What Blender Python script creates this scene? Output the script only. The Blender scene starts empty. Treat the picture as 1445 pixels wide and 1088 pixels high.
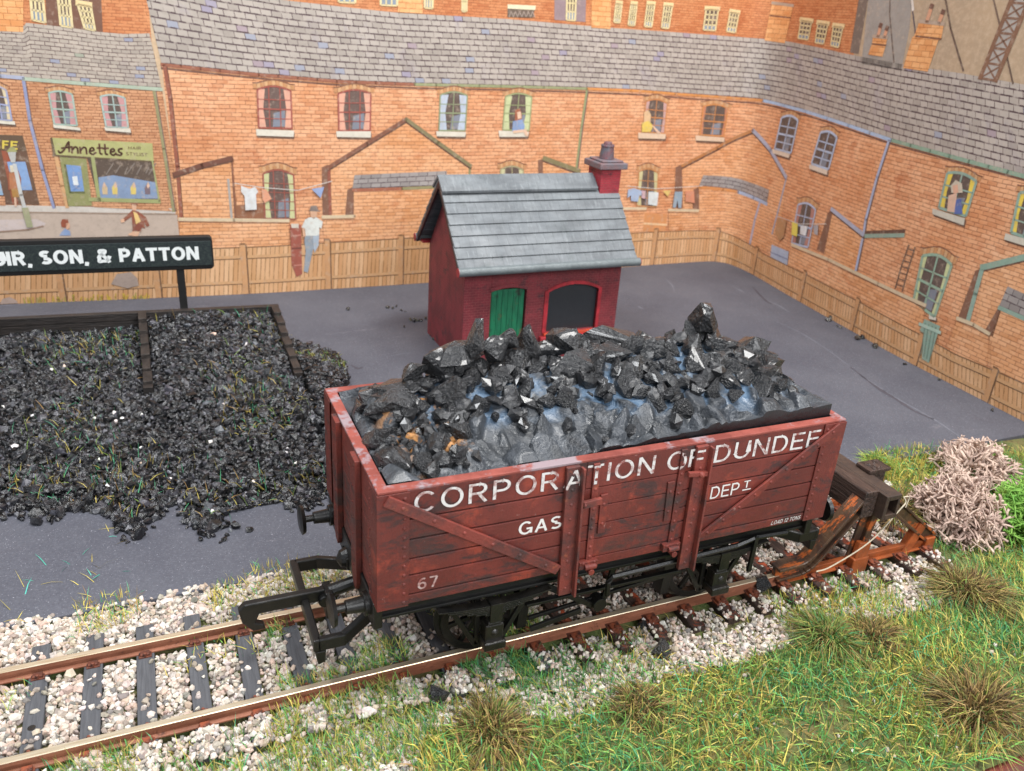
import bpy, bmesh, math, random
import numpy as np
from mathutils import Vector, Matrix, Euler

random.seed(7)
RNG = np.random.default_rng(7)
S = bpy.context.scene
COL = S.collection
S.unit_settings.system = 'METRIC'
S.unit_settings.scale_length = 0.01          # one unit is one centimetre of the model

# ------------------------------------------------------------------ camera (solved from the photograph)
FPX, W0, H0 = 1173.04, 1445.0, 1088.0
CAM = np.array([-2.2103, -10.0923, 8.9661])
ROT = (1.14678, -0.06422, -0.40067)
RM = np.array(Euler(ROT, 'XYZ').to_matrix())
cam = bpy.data.cameras.new('camera')
cam.sensor_width = 36.0
cam.lens = FPX / W0 * 36.0
cam.clip_start, cam.clip_end = 0.1, 500.0
cam.dof.use_dof = True
cam.dof.focus_distance = 13.5
cam.dof.aperture_fstop = 0.6
camo = bpy.data.objects.new('camera', cam)
COL.objects.link(camo)
camo.location = CAM.tolist()
camo.rotation_euler = ROT
S.camera = camo

def ray(x, y):
    return RM @ np.array([(x - W0 / 2) / FPX, -(y - H0 / 2) / FPX, -1.0])
def on_z(x, y, z):
    d = ray(x, y); return CAM + d * ((z - CAM[2]) / d[2])
def on_y(x, y, v):
    d = ray(x, y); return CAM + d * ((v - CAM[1]) / d[1])

# ------------------------------------------------------------------ colours and materials
def lin(c):
    if isinstance(c, str):
        c = [int(c[i:i + 2], 16) / 255 for i in (0, 2, 4)]
    else:
        c = [k / 255 for k in c]
    return tuple(k / 12.92 if k <= 0.04045 else ((k + 0.055) / 1.055) ** 2.4 for k in c) + (1.0,)

class NT:
    """small wrapper round a material's node tree"""
    def __init__(s, name, rough=0.6, spec=0.5, metal=0.0):
        s.m = bpy.data.materials.new(name); s.m.use_nodes = True
        s.t = s.m.node_tree; s.t.nodes.clear()
        s.out = s.n('ShaderNodeOutputMaterial')
        s.b = s.n('ShaderNodeBsdfPrincipled')
        s.b.inputs['Roughness'].default_value = rough
        s.b.inputs['Specular IOR Level'].default_value = spec
        s.b.inputs['Metallic'].default_value = metal
        s.t.links.new(s.b.outputs[0], s.out.inputs[0])
    def n(s, typ, **k):
        nd = s.t.nodes.new(typ)
        for a, v in k.items(): setattr(nd, a, v)
        return nd
    def l(s, a, b): s.t.links.new(a, b)
    def set(s, sock, v):
        if hasattr(v, 'is_linked'): s.l(v, sock)
        else: sock.default_value = v
    def obj(s): return s.n('ShaderNodeTexCoord').outputs['Object']
    def uv(s): return s.n('ShaderNodeTexCoord').outputs['UV']
    def math(s, op, a, b=0.0, c=0.0):
        nd = s.n('ShaderNodeMath', operation=op)
        s.set(nd.inputs[0], a); s.set(nd.inputs[1], b); s.set(nd.inputs[2], c)
        return nd.outputs[0]
    def noise(s, vec, scale, detail=4.0, rough=0.55, dist=0.0):
        nd = s.n('ShaderNodeTexNoise')
        nd.inputs['Scale'].default_value = scale; nd.inputs['Detail'].default_value = detail
        nd.inputs['Roughness'].default_value = rough; nd.inputs['Distortion'].default_value = dist
        s.l(vec, nd.inputs['Vector']); return nd.outputs['Fac']
    def scale(s, vec, sc):
        nd = s.n('ShaderNodeMapping'); nd.inputs['Scale'].default_value = sc
        s.l(vec, nd.inputs['Vector']); return nd.outputs[0]
    def ramp(s, fac, stops):
        nd = s.n('ShaderNodeValToRGB'); e = nd.color_ramp.elements
        while len(e) < len(stops): e.new(0.5)
        for k, (p, c) in enumerate(stops):
            e[k].position = p; e[k].color = c if len(c) == 4 else lin(c)
        s.l(fac, nd.inputs[0]); return nd.outputs[0]
    def step(s, fac, a, b):
        nd = s.n('ShaderNodeMapRange'); nd.inputs[1].default_value = a; nd.inputs[2].default_value = b
        s.set(nd.inputs[0], fac); return nd.outputs[0]
    def mix(s, fac, a, b, mode='MIX'):
        nd = s.n('ShaderNodeMix', data_type='RGBA', blend_type=mode)
        s.set(nd.inputs[0], fac); s.set(nd.inputs[6], a); s.set(nd.inputs[7], b)
        return nd.outputs[2]
    def color(s, c): s.set(s.b.inputs['Base Color'], c); return s
    def bump(s, h, dist=0.02, strength=0.6):
        nd = s.n('ShaderNodeBump'); nd.inputs['Distance'].default_value = dist
        nd.inputs['Strength'].default_value = strength
        s.l(h, nd.inputs['Height']); s.l(nd.outputs[0], s.b.inputs['Normal']); return s

def paint(name, c, rough=0.6, spec=0.4, var=0.12, scale=6.0, bump=0.0, bscale=40.0, metal=0.0, c2=None, coord='obj'):
    """a painted or moulded surface: one colour with blotches of a second and a fine grain"""
    t = NT(name, rough, spec, metal)
    vec = t.obj() if coord == 'obj' else t.uv()
    a = lin(c)
    b = lin(c2) if c2 else tuple(k * (1 - 2.2 * var) for k in a[:3]) + (1,)
    f = t.noise(vec, scale, 6, 0.6)
    t.color(t.mix(t.step(f, 0.36, 0.66), a, b))
    if bump: t.bump(t.noise(vec, bscale, 5, 0.6), bump, 0.7)
    return t.m

def attr_mat(name, rough=0.7, spec=0.3, bump=0.0, bscale=20.0, var=0.3, vscale=14.0):
    """colour from the 'Col' attribute (one colour per stone, blade ...), mottled a little"""
    t = NT(name, rough, spec)
    at = t.n('ShaderNodeAttribute', attribute_name='Col')
    v = t.obj()
    f = t.noise(v, vscale, 4, 0.6)
    k = t.n('ShaderNodeMix', data_type='RGBA', blend_type='MULTIPLY')
    k.inputs[0].default_value = var
    t.l(at.outputs['Color'], k.inputs[6]); t.l(t.ramp(f, [(0.3, (0.45, 0.45, 0.45, 1)), (0.7, (1.2, 1.2, 1.2, 1))]), k.inputs[7])
    t.color(k.outputs[2])
    if bump: t.bump(t.noise(v, bscale, 4, 0.6), bump, 0.8)
    return t.m

# ------------------------------------------------------------------ mesh helpers
def link(name, me, parent=None):
    o = bpy.data.objects.new(name, me); COL.objects.link(o)
    if parent is not None: o.parent = parent
    return o
def empty(name, loc=(0, 0, 0), rz=0.0, parent=None):
    o = link(name, None, parent); o.location = loc; o.rotation_euler = (0, 0, rz)
    o.empty_display_size = 0.3
    return o
def tag(o, label=None, cat=None, group=None, kind=None):
    if label: o['label'] = label
    if cat: o['category'] = cat
    if group: o['group'] = group
    if kind: o['kind'] = kind
    return o

class MB:
    """collects vertices and faces; build() makes ONE mesh object"""
    def __init__(s): s.v = []; s.f = []; s.mi = []; s.cur = 0
    def add(s, vs, fs):
        k = len(s.v); s.v += [tuple(map(float, p)) for p in vs]
        s.f += [tuple(i + k for i in f) for f in fs]; s.mi += [s.cur] * len(fs); return s
    def box(s, lo, hi):
        x0, y0, z0 = lo; x1, y1, z1 = hi
        return s.add([(x0, y0, z0), (x1, y0, z0), (x1, y1, z0), (x0, y1, z0), (x0, y0, z1), (x1, y0, z1), (x1, y1, z1), (x0, y1, z1)],
                     [(0, 3, 2, 1), (4, 5, 6, 7), (0, 1, 5, 4), (1, 2, 6, 5), (2, 3, 7, 6), (3, 0, 4, 7)])
    def beam(s, p, q, w, h, up=(0, 0, 1), w2=None, h2=None):
        p = Vector(p); q = Vector(q); d = (q - p).normalized(); up = Vector(up)
        a = d.cross(up)
        if a.length < 1e-4: a = d.cross(Vector((1, 0, 0)))
        a.normalize(); b = a.cross(d).normalized()
        w2 = w if w2 is None else w2; h2 = h if h2 is None else h2
        vs = [c + a * (i * ww / 2) + b * (j * hh / 2) for c, ww, hh in ((p, w, h), (q, w2, h2)) for i, j in ((-1, -1), (1, -1), (1, 1), (-1, 1))]
        return s.add(vs, [(0, 3, 2, 1), (4, 5, 6, 7), (0, 1, 5, 4), (1, 2, 6, 5), (2, 3, 7, 6), (3, 0, 4, 7)])
    def cyl(s, p, q, r, n=16, r2=None, cap=True):
        p = Vector(p); q = Vector(q); d = (q - p).normalized(); r2 = r if r2 is None else r2
        a = d.orthogonal().normalized(); b = d.cross(a)
        vs = [c + (a * math.cos(2 * math.pi * i / n) + b * math.sin(2 * math.pi * i / n)) * rr for c, rr in ((p, r), (q, r2)) for i in range(n)]
        fs = [(i, (i + 1) % n, n + (i + 1) % n, n + i) for i in range(n)]
        if cap: fs += [tuple(range(n - 1, -1, -1)), tuple(range(n, 2 * n))]
        return s.add(vs, fs)
    def prism(s, pts, fn, a, b):
        """outline pts (2D) carried by fn(p, t) from t=a to t=b; pts counter-clockwise when seen from b"""
        n = len(pts)
        vs = [fn(p, a) for p in pts] + [fn(p, b) for p in pts]
        fs = [(i, (i + 1) % n, n + (i + 1) % n, n + i) for i in range(n)] + [tuple(range(n - 1, -1, -1)), tuple(range(n, 2 * n))]
        return s.add(vs, fs)
    def dome(s, c, r, ax=(0, -1, 0), n=8, flat=0.6):
        """a rivet or bolt head on a face whose outward direction is ax"""
        c = Vector(c); ax = Vector(ax).normalized(); a = ax.orthogonal().normalized(); b = ax.cross(a)
        vs = []
        for k, (rr, hh) in enumerate(((1, 0), (0.75, 0.6))):
            vs += [c + (a * math.cos(2 * math.pi * i / n) + b * math.sin(2 * math.pi * i / n)) * r * rr + ax * r * flat * hh for i in range(n)]
        vs.append(c + ax * r * flat)
        fs = [(i, (i + 1) % n, n + (i + 1) % n, n + i) for i in range(n)] + [(n + i, n + (i + 1) % n, 2 * n) for i in range(n)]
        return s.add(vs, fs)
    def tube(s, pts, r, n=6, r2=None):
        pts = [Vector(p) for p in pts]; r2 = r if r2 is None else r2
        k = len(pts); vs = []; ref = None
        for i, p in enumerate(pts):
            d = (pts[min(i + 1, k - 1)] - pts[max(i - 1, 0)])
            d = d.normalized() if d.length > 1e-9 else Vector((0, 0, 1))
            if ref is None: ref = d.orthogonal().normalized()
            a = (ref - d * ref.dot(d))
            a = a.normalized() if a.length > 1e-6 else d.orthogonal().normalized()
            ref = a; b = d.cross(a); rr = r + (r2 - r) * i / max(1, k - 1)
            vs += [p + (a * math.cos(2 * math.pi * j / n) + b * math.sin(2 * math.pi * j / n)) * rr for j in range(n)]
        fs = [(i * n + j, i * n + (j + 1) % n, (i + 1) * n + (j + 1) % n, (i + 1) * n + j) for i in range(k - 1) for j in range(n)]
        fs += [tuple(range(n - 1, -1, -1)), tuple(range((k - 1) * n, k * n))]
        return s.add(vs, fs)
    def build(s, name, mat, parent=None, bevel=0.0, smooth=False, seg=2):
        me = bpy.data.meshes.new(name); me.from_pydata(s.v, [], s.f)
        mats = mat if isinstance(mat, (list, tuple)) else [mat]
        for m in mats: me.materials.append(m)
        if len(mats) > 1: me.polygons.foreach_set('material_index', s.mi)
        bm = bmesh.new(); bm.from_mesh(me); bmesh.ops.recalc_face_normals(bm, faces=bm.faces); bm.to_mesh(me); bm.free()
        if smooth:
            me.polygons.foreach_set('use_smooth', [True] * len(me.polygons))
            me.set_sharp_from_angle(angle=math.radians(40))
        o = link(name, me, parent)
        if bevel:
            b = o.modifiers.new('bevel', 'BEVEL'); b.width = bevel; b.segments = seg; b.limit_method = 'ANGLE'; b.angle_limit = math.radians(35)
        return o

def fast_mesh(name, verts, faces, mat, col=None, parent=None, smooth=False):
    """numpy arrays straight to a mesh; faces is a list of (n,k) arrays; col is one RGB per vertex"""
    me = bpy.data.meshes.new(name)
    verts = np.asarray(verts, np.float32)
    me.vertices.add(len(verts)); me.vertices.foreach_set('co', verts.ravel())
    loops = np.concatenate([f.ravel() for f in faces]).astype(np.int32)
    sizes = np.concatenate([np.full(len(f), f.shape[1]) for f in faces]).astype(np.int32)
    starts = np.concatenate([[0], np.cumsum(sizes)[:-1]]).astype(np.int32)
    me.loops.add(len(loops)); me.loops.foreach_set('vertex_index', loops)
    me.polygons.add(len(sizes)); me.polygons.foreach_set('loop_start', starts)
    try: me.polygons.foreach_set('loop_total', sizes)
    except Exception: pass
    me.materials.append(mat)
    me.update(calc_edges=True); me.validate()
    if col is not None:
        a = me.attributes.new('Col', 'FLOAT_COLOR', 'POINT')
        c = np.concatenate([np.asarray(col, np.float32), np.ones((len(col), 1), np.float32)], 1)
        a.data.foreach_set('color', c.ravel())
    me.polygons.foreach_set('use_smooth', [bool(smooth)] * len(me.polygons))
    return link(name, me, parent)

def ico(sub):
    bm = bmesh.new(); bmesh.ops.create_icosphere(bm, subdivisions=sub, radius=1.0)
    bm.verts.ensure_lookup_table()
    v = np.array([p.co[:] for p in bm.verts]); f = np.array([[q.index for q in p.verts] for p in bm.faces]); bm.free()
    return v, f
ICO1 = ico(1); ICO2 = ico(2); ICO4 = ico(4)

def rots(n):
    q = RNG.normal(size=(n, 4)); q /= np.linalg.norm(q, axis=1)[:, None]
    w, x, y, z = q.T
    return np.stack([1 - 2 * (y * y + z * z), 2 * (x * y - z * w), 2 * (x * z + y * w), 2 * (x * y + z * w), 1 - 2 * (x * x + z * z), 2 * (y * z - x * w),
                     2 * (x * z - y * w), 2 * (y * z + x * w), 1 - 2 * (x * x + y * y)], 1).reshape(n, 3, 3)

def stones(pos, size, cols, base=ICO1, jit=0.25, flat=(0.55, 1.0)):
    """many small angular stones as arrays"""
    n = len(pos); v, f = base; k = len(v)
    sc = np.stack([RNG.uniform(0.8, 1.35, n), RNG.uniform(0.7, 1.1, n), RNG.uniform(*flat, n)], 1) * size[:, None]
    p = v[None] * (1 + RNG.uniform(-jit, jit, (n, k, 1))) + RNG.uniform(-jit * .4, jit * .4, (n, k, 3))
    p = p * sc[:, None, :]
    p = np.einsum('nij,nkj->nki', rots(n), p) + pos[:, None, :]
    fs = f[None] + (np.arange(n) * k)[:, None, None]
    return p.reshape(-1, 3), fs.reshape(-1, 3), np.repeat(cols, k, 0)

def blades(root, direc, length, width, cols, droop):
    """grass fibres: five-vertex tapering ribbons that bend over"""
    n = len(root)
    d = direc / np.linalg.norm(direc, axis=1)[:, None]
    side = np.cross(d, RNG.normal(size=(n, 3))); side /= np.linalg.norm(side, axis=1)[:, None] + 1e-9
    L = length[:, None]; w = width[:, None] / 2
    mid = root + d * L * 0.55
    hor = d.copy(); hor[:, 2] = 0
    tip = root + d * L + hor * L * droop[:, None] * 0.5 - np.array([0, 0, 1.0]) * L * droop[:, None] * 0.35
    v = np.stack([root - side * w, root + side * w, mid - side * w * .85, mid + side * w * .85, tip], 1).reshape(-1, 3)
    o = (np.arange(n) * 5)[:, None]
    return v, o + np.array([[0, 1, 3, 2]]), o + np.array([[2, 3, 4]]), np.repeat(cols, 5, 0)

def pick(palette, n, jitter=0.15):
    """n colours out of a weighted palette, each a little lighter or darker"""
    cs = np.array([lin(c)[:3] for c, _ in palette]); w = np.array([k for _, k in palette], float)
    c = cs[RNG.choice(len(cs), n, p=w / w.sum())]
    return np.clip(c * RNG.uniform(1 - jitter, 1 + jitter, (n, 1)) * RNG.uniform(0.95, 1.05, (n, 3)), 0, 1)

def inside(poly, x, y):
    poly = np.asarray(poly); r = np.zeros(len(x), bool); j = len(poly) - 1
    for i in range(len(poly)):
        xi, yi = poly[i][:2]; xj, yj = poly[j][:2]
        r ^= ((yi > y) != (yj > y)) & (x < (xj - xi) * (y - yi) / (yj - yi + 1e-12) + xi); j = i
    return r

def smooth_path(pts, n):
    pts = np.asarray(pts, float); P = np.vstack([2 * pts[0] - pts[1], pts, 2 * pts[-1] - pts[-2]]); out = []
    for i in range(1, len(P) - 2):
        a, b, c, d = P[i - 1:i + 3]
        for t in np.linspace(0, 1, n, endpoint=False):
            out.append(0.5 * ((2 * b) + (c - a) * t + (2 * a - 5 * b + 4 * c - d) * t * t + (3 * b - a - 3 * c + d) * t ** 3))
    out.append(pts[-1]); return np.array(out)

_txt = {}
def _glyphs(h):
    """plain sans capitals as pen strokes: letter -> (advance width, strokes); cap height 1, half stroke width h"""
    b, t, m = h, 1 - h, .52
    def arc(cx, cy, rx, ry, a0, a1, n=22): return [(cx + rx * math.cos(math.radians(a0 + (a1 - a0) * i / n)), cy + ry * math.sin(math.radians(a0 + (a1 - a0) * i / n))) for i in range(n + 1)]
    def ell(w, a0, a1): return arc(w / 2, .5, w / 2 - h, .5 - h + .015, a0, a1, 36)
    bowl = lambda w, y0, y1: [(h, y1), (w - h - (y1 - y0) / 2, y1)] + arc(w - h - (y1 - y0) / 2, (y0 + y1) / 2, (y1 - y0) / 2, (y1 - y0) / 2, 90, -90, 14) + [(h, y0)]
    stem = [(h, 0), (h, 1)]
    D = {'I': (2 * h, [stem]), 'L': (.58, [stem, [(h, b), (.58, b)]]), 'T': (.66, [[(0, t), (.66, t)], [(.33, 0), (.33, t)]]), 'H': (.72, [stem, [(.72 - h, 0), (.72 - h, 1)], [(h, m), (.72 - h, m)]]),
         'E': (.62, [stem, [(h, t), (.62, t)], [(h, m), (.57, m)], [(h, b), (.62, b)]]), 'F': (.58, [stem, [(h, t), (.58, t)], [(h, m), (.52, m)]]),
         'N': (.73, [stem, [(.73 - h, 0), (.73 - h, 1)], [(h, 1), (.73 - h, 0)]]), 'M': (.86, [stem, [(.86 - h, 0), (.86 - h, 1)], [(h, 1), (.43, .02), (.86 - h, 1)]]),
         'A': (.74, [[(h * .9, 0), (.37, 1 - h * .2)], [(.37, 1 - h * .2), (.74 - h * .9, 0)], [(.16, .33), (.58, .33)]]), 'Y': (.68, [[(h, 1), (.34, .45)], [(.34, .45), (.68 - h, 1)], [(.34, 0), (.34, .47)]]),
         'O': (.80, [ell(.80, 0, 360)]), 'C': (.74, [ell(.78, 42, 318)]), 'G': (.78, [ell(.80, 42, 330) , [(.80 - h, .06), (.80 - h, .44)], [(.45, .44), (.80, .44)]]),
         'D': (.73, [stem, [(h, t), (.34, t)] + arc(.34, .5, .39 - h, .5 - h, 90, -90, 20) + [(h, b)]]), 'U': (.72, [[(h, 1), (h, .34)] + arc(.36, .34, .36 - h, .34 - h, 180, 360, 18) + [(.72 - h, .34), (.72 - h, 1)]]),
         'P': (.65, [stem, bowl(.65, .44, t)]), 'R': (.71, [stem, bowl(.67, .48, t), [(.36, .48), (.70 - h, 0)]]),
         'S': (.67, [arc(.335, .745, .335 - h - .02, .255 - h, 35, 270, 20) + arc(.335, .26, .335 - h, .26 - h, 90, -145, 20)]), ',': (.2, [[(.12, .08), (.07, -.2)]]),
         '6': (.60, [arc(.30, .32, .30 - h, .32 - h, 0, 360, 26), arc(.36, .46, .36 - h, .54 - h, 65, 180, 16)]), '7': (.58, [[(0, t), (.58 - h, t)], [(.58 - h, t), (.20, 0)]]),
         '1': (.34, [[(.24, 0), (.24, 1)], [(.03, .78), (.24, .97)]]), '2': (.58, [arc(.29, .70, .29 - h, .30 - h, 170, -35, 16) + [(h, b)], [(h * .6, b), (.58, b)]]),
         '&': (.86, [smooth_path([(.84 - h, .0), (.50, .40), (.27, .70), (.25, .86), (.38, 1 - h), (.53, .86), (.47, .68), (.20, .46), (.08 + h, .26), (.18, .09), (.36, b), (.56, .13), (.70, .30), (.77, .48)], 6).tolist()])}
    return D
def text_mesh(s, bold=0.0, space=1.0):
    """a line of lettering as flat ribbons: (vertices n x 2 with the left end at 0 and cap height 1, faces, level of each vertex)"""
    key = (s, bold, space)
    if key in _txt: return _txt[key]
    h = .066 + bold; D = _glyphs(h); V = []; F = []; Z = []; x = 0.0
    for ch in s:
        if ch == ' ': x += .36; continue
        w, st = D[ch]
        for k, p in enumerate(st):
            p = np.array(p, float); closed = np.linalg.norm(p[0] - p[-1]) < 1e-6; t = np.diff(p, axis=0); t /= np.linalg.norm(t, axis=1)[:, None] + 1e-9
            n = np.stack([-t[:, 1], t[:, 0]], 1); N = np.vstack([n[:1], n[:-1] + n[1:], n[-1:]])
            if closed: N[0] = N[-1] = n[0] + n[-1]
            N /= np.linalg.norm(N, axis=1)[:, None] + 1e-9
            c = np.ones(len(p)); c[1:-1] = np.clip((N[1:-1] * n[:-1]).sum(1), .5, 1); o = len(V)
            for q, nn, cc in zip(p, N, c): V += [(x + q[0] - nn[0] * h / cc, q[1] - nn[1] * h / cc), (x + q[0] + nn[0] * h / cc, q[1] + nn[1] * h / cc)]; Z += [k, k]
            F += [(o + 2 * i, o + 2 * i + 2, o + 2 * i + 3, o + 2 * i + 1) for i in range(len(p) - 1)]
        x += w + .15 * space
    V = np.array(V); V[:, 0] -= V[:, 0].min(); _txt[key] = (V, F, np.array(Z)); return _txt[key]

# ------------------------------------------------------------------ materials of the model
def wagon_red():
    t = NT('wagon_red', 0.55, 0.4); v = t.obj()
    a = t.mix(t.step(t.noise(v, 1.1, 5, 0.6), 0.42, 0.62), lin('602821'), lin('713028'))
    a = t.mix(t.step(t.noise(v, 1.7, 6, 0.65, 0.3), 0.56, 0.66), a, lin('8a3a2b'))
    st = t.noise(t.scale(v, (1.0, 1.0, 2.4)), 1.5, 7, 0.7, 0.4)
    a = t.mix(t.math('MULTIPLY', t.step(st, 0.52, 0.62), 0.85), a, lin('382a29'))
    # grime rubbed in beside the ironwork and along the bottom planks
    gr = t.noise(t.scale(v, (1, 1, 2)), 2.6, 7, .7, .3)
    for c, r in (((.72, -1.5, 2.75), (.55, .6, .55)), ((3.75, -1.5, 1.98), (.75, .6, .20)), ((6.7, -1.5, 1.95), (.6, .6, .25)), ((2.5, -1.5, 1.8), (.4, .6, .4)), ((4.35, -1.5, 2.6), (.3, .6, .5)), ((1.2, -1.5, 1.8), (.8, .6, .18)), ((0, 0, 2.3), (.3, 1.2, .8)), ((5.6, -1.5, 1.8), (.7, .6, .16))):
        g = t.n('ShaderNodeTexGradient', gradient_type='SPHERICAL'); mp = t.n('ShaderNodeMapping', vector_type='TEXTURE'); mp.inputs['Location'].default_value = c; mp.inputs['Scale'].default_value = r
        t.l(v, mp.inputs['Vector']); t.l(mp.outputs[0], g.inputs['Vector'])
        a = t.mix(t.math('MULTIPLY', t.math('MULTIPLY', t.step(g.outputs['Fac'], .05, .5), t.step(gr, .40, .58)), .8), a, lin('3a2e2c'))
    fine = t.noise(t.scale(v, (14, 14, 3)), 3.0, 4, 0.7)
    a = t.mix(t.math('MULTIPLY', t.step(fine, 0.52, 0.72), 0.5), a, lin('4a2a26'))
    pw = t.noise(v, 7.0, 5, 0.7)
    a = t.mix(t.math('MULTIPLY', t.step(pw, 0.66, 0.72), 0.6), a, lin('b0918a'))
    t.color(a).bump(t.math('ADD', fine, t.noise(v, 30, 3)), 0.008, 0.6)
    t.l(t.ramp(st, [(0.4, (0.5,) * 3 + (1,)), (0.7, (0.75,) * 3 + (1,))]), t.b.inputs['Roughness'])
    return t.m
RED = wagon_red()
def rim_red():
    t = NT('worn_toplit_rim_red', 0.6, 0.35); v = t.obj()
    a = t.mix(t.step(t.noise(v, 2.2, 5, 0.6), 0.40, 0.6), lin('8f4a40'), lin('743830'))  # lighter red than the sides: overhead light put into the colour
    a = t.mix(t.math('MULTIPLY', t.step(t.noise(v, 1.6, 6, 0.7), 0.50, 0.58), 0.9), a, lin('8e8085'))
    t.color(a).bump(t.noise(v, 25, 4), 0.01, 0.6); return t.m
RIM = rim_red()
def rust_iron():
    t = NT('weathered_ironwork', 0.6, 0.4); v = t.obj()
    a = t.mix(t.step(t.noise(v, 1.3, 6, 0.65), 0.46, 0.64), lin('7a372e'), lin('3c2c2b'))
    a = t.mix(t.math('MULTIPLY', t.step(t.noise(v, 7, 6, 0.7), 0.60, 0.68), .6), a, lin('945038'))
    t.color(a).bump(t.noise(v, 28, 4), 0.012, 0.7); return t.m
IRON = rust_iron()
BLACK = paint('matt_black_plastic', '0e0e0e', 0.36, 0.5, 0.15, 3, 0.006, 30, c2='1a1815')
GREASE = paint('oily_black', '101010', 0.28, 0.6, 0.2, 5, 0.012, 24, c2='26221d')
def letter_mat():
    t = NT('worn_white_lettering', 0.6, 0.3); v = t.obj()
    n = t.noise(v, 5.5, 8, 0.75)
    t.color(t.mix(t.step(n, 0.49, 0.63), lin('cfccc9'), lin('86463f'))); return t.m
LETTER = letter_mat()
WHITE_L = paint('white_lettering', 'd9d6d2', 0.6, 0.3, 0.03, 8)
FAINT_L = paint('rubbed_lettering', 'b7a5a0', 0.6, 0.3, 0.1, 9, c2='8a4a42')

def wood(name, a, b, rough=0.6, axis=(1, 12, 12), bump=0.03, c3=None):
    t = NT(name, rough, 0.4); v = t.obj()
    g = t.noise(t.scale(v, axis), 2.0, 6, 0.65, 0.4)
    c = t.mix(t.step(g, 0.35, 0.65), lin(a), lin(b))
    if c3: c = t.mix(t.step(t.noise(v, 1.8, 6, 0.7), 0.52, 0.62), c, lin(c3))
    t.color(c).bump(g, bump, 0.9); return t.m
SLEEPER = wood('grey_sleeper_plastic', '45464a', '57585c', 0.65, (14, 1, 14), 0.01)
SLEEPER_B = wood('brown_sleeper', '2b2220', '4b3a33', 0.5, (14, 1, 14), 0.02, 'a0482a')
CHAIR = paint('rusty_chair', '3a2723', 0.5, 0.45, 0.2, 7, 0.01, 30, c2='8e4a30')
def rail_side():
    t = NT('rusty_rail_side', 0.5, 0.45); v = t.obj()
    a = t.mix(t.step(t.noise(t.scale(v, (1, 4, 4)), 1.2, 6, 0.65), 0.4, 0.62), lin('754834'), lin('96614a'))
    a = t.mix(t.step(t.noise(v, 5, 5, 0.7), 0.6, 0.7), a, lin('573529'))
    t.color(a).bump(t.noise(v, 22, 4), 0.01, 0.6); return t.m
RAIL = rail_side()
def rail_head():
    t = NT('bright_rail_head', 0.32, 0.5, 0.75); v = t.obj()
    g = t.noise(t.scale(v, (1, 30, 1)), 2.2, 5, 0.6)
    t.color(t.mix(t.step(g, 0.35, 0.7), lin('efe2c8'), lin('c9b08c'))); return t.m
HEAD = rail_head()
STOPB = wood('dark_brown_timber', '241b19', '55433b', 0.38, (9, .8, 9), 0.06)
def stop_iron():
    t = NT('rusting_brown_iron', 0.38, 0.5); v = t.obj()
    a = t.mix(t.step(t.noise(t.scale(v, (3, 3, 3)), 0.9, 5, 0.6), 0.38, 0.6), lin('3a2a24'), lin('56402f'))
    a = t.mix(t.step(t.noise(t.scale(v, (1.4, 6, 2.2)), 1.3, 6, 0.7), 0.53, 0.60), a, lin('ad5a2c'))
    t.color(a).bump(t.noise(v, 20, 4), 0.015, 0.6); return t.m
STOPI = stop_iron()
STOPD = paint('dark_brown_iron', '3a2e29', 0.45, 0.45, 0.15, 4, 0.02, 18, c2='4a3a31')
STOPO = paint('orange_rust_iron', 'a9562a', 0.42, 0.45, 0.1, 3, 0.01, 24, c2='7d4326')

# ------------------------------------------------------------------ the board and the yard
ZY = -0.25                     # top of the yard card and of the sleepers
ZB = -0.40                     # top of the baseboard
BOARD = paint('brick_red_board', '7c3a30', 0.6, 0.35, 0.12, 3, 0.01, 20)
m = MB(); m.box((-16, -5.22, -1.2), (21, 19.2, ZB)); tag(m.build('baseboard', BOARD, bevel=0.03), kind='structure')
TABLE = paint('pale_table', 'cbc7c4', 0.25, 0.5, 0.05, 2, 0.004, 40)
m = MB(); m.box((-40, -40, -2.4), (40, 40, -1.6)); tag(m.build('table_top', TABLE), kind='structure')
m = MB()
for x in (-14, 19):
    for y in (-4, 17): m.box((x - .6, y - .6, -1.6), (x + .6, y + .6, -1.2))
tag(m.build('baseboard_batten', BOARD), kind='structure')

def yard_mat():
    t = NT('grey_card', 0.72, 0.35); v = t.obj()
    a = t.mix(t.step(t.noise(v, 0.35, 5, 0.6), 0.38, 0.66), lin('4b4c55'), lin('575860'))
    f = t.noise(v, 26, 4, 0.7)
    a = t.mix(t.math('MULTIPLY', t.step(f, 0.50, 0.70), 0.32), a, lin('787a83'))
    a = t.mix(t.math('MULTIPLY', t.step(t.noise(v, 17, 3, 0.7), 0.52, 0.68), 0.35), a, lin('3c3c45'))
    sp = t.noise(v, 42, 2, 0.5)
    a = t.mix(t.math('MULTIPLY', t.step(sp, 0.68, 0.74), 0.5), a, lin('c4c4ce'))
    sc = t.noise(t.scale(v, (0.35, 1.6, 1)), 1.3, 7, 0.75, 0.5)
    a = t.mix(t.math('MULTIPLY', t.step(sc, 0.64, 0.74), 0.35), a, lin('a39ea3'))
    sm = t.noise(v, 0.8, 7, 0.7, 0.6)
    a = t.mix(t.math('MULTIPLY', t.step(sm, 0.60, 0.72), 0.35), a, lin('4a474e'))
    t.color(a).bump(f, 0.012, 0.6)
    return t.m
m = MB(); m.box((-16, 2.18, ZB + 0.002), (20.9, 18.9, ZY)); yard = tag(m.build('yard', yard_mat(), bevel=0.015), kind='structure')

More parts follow.
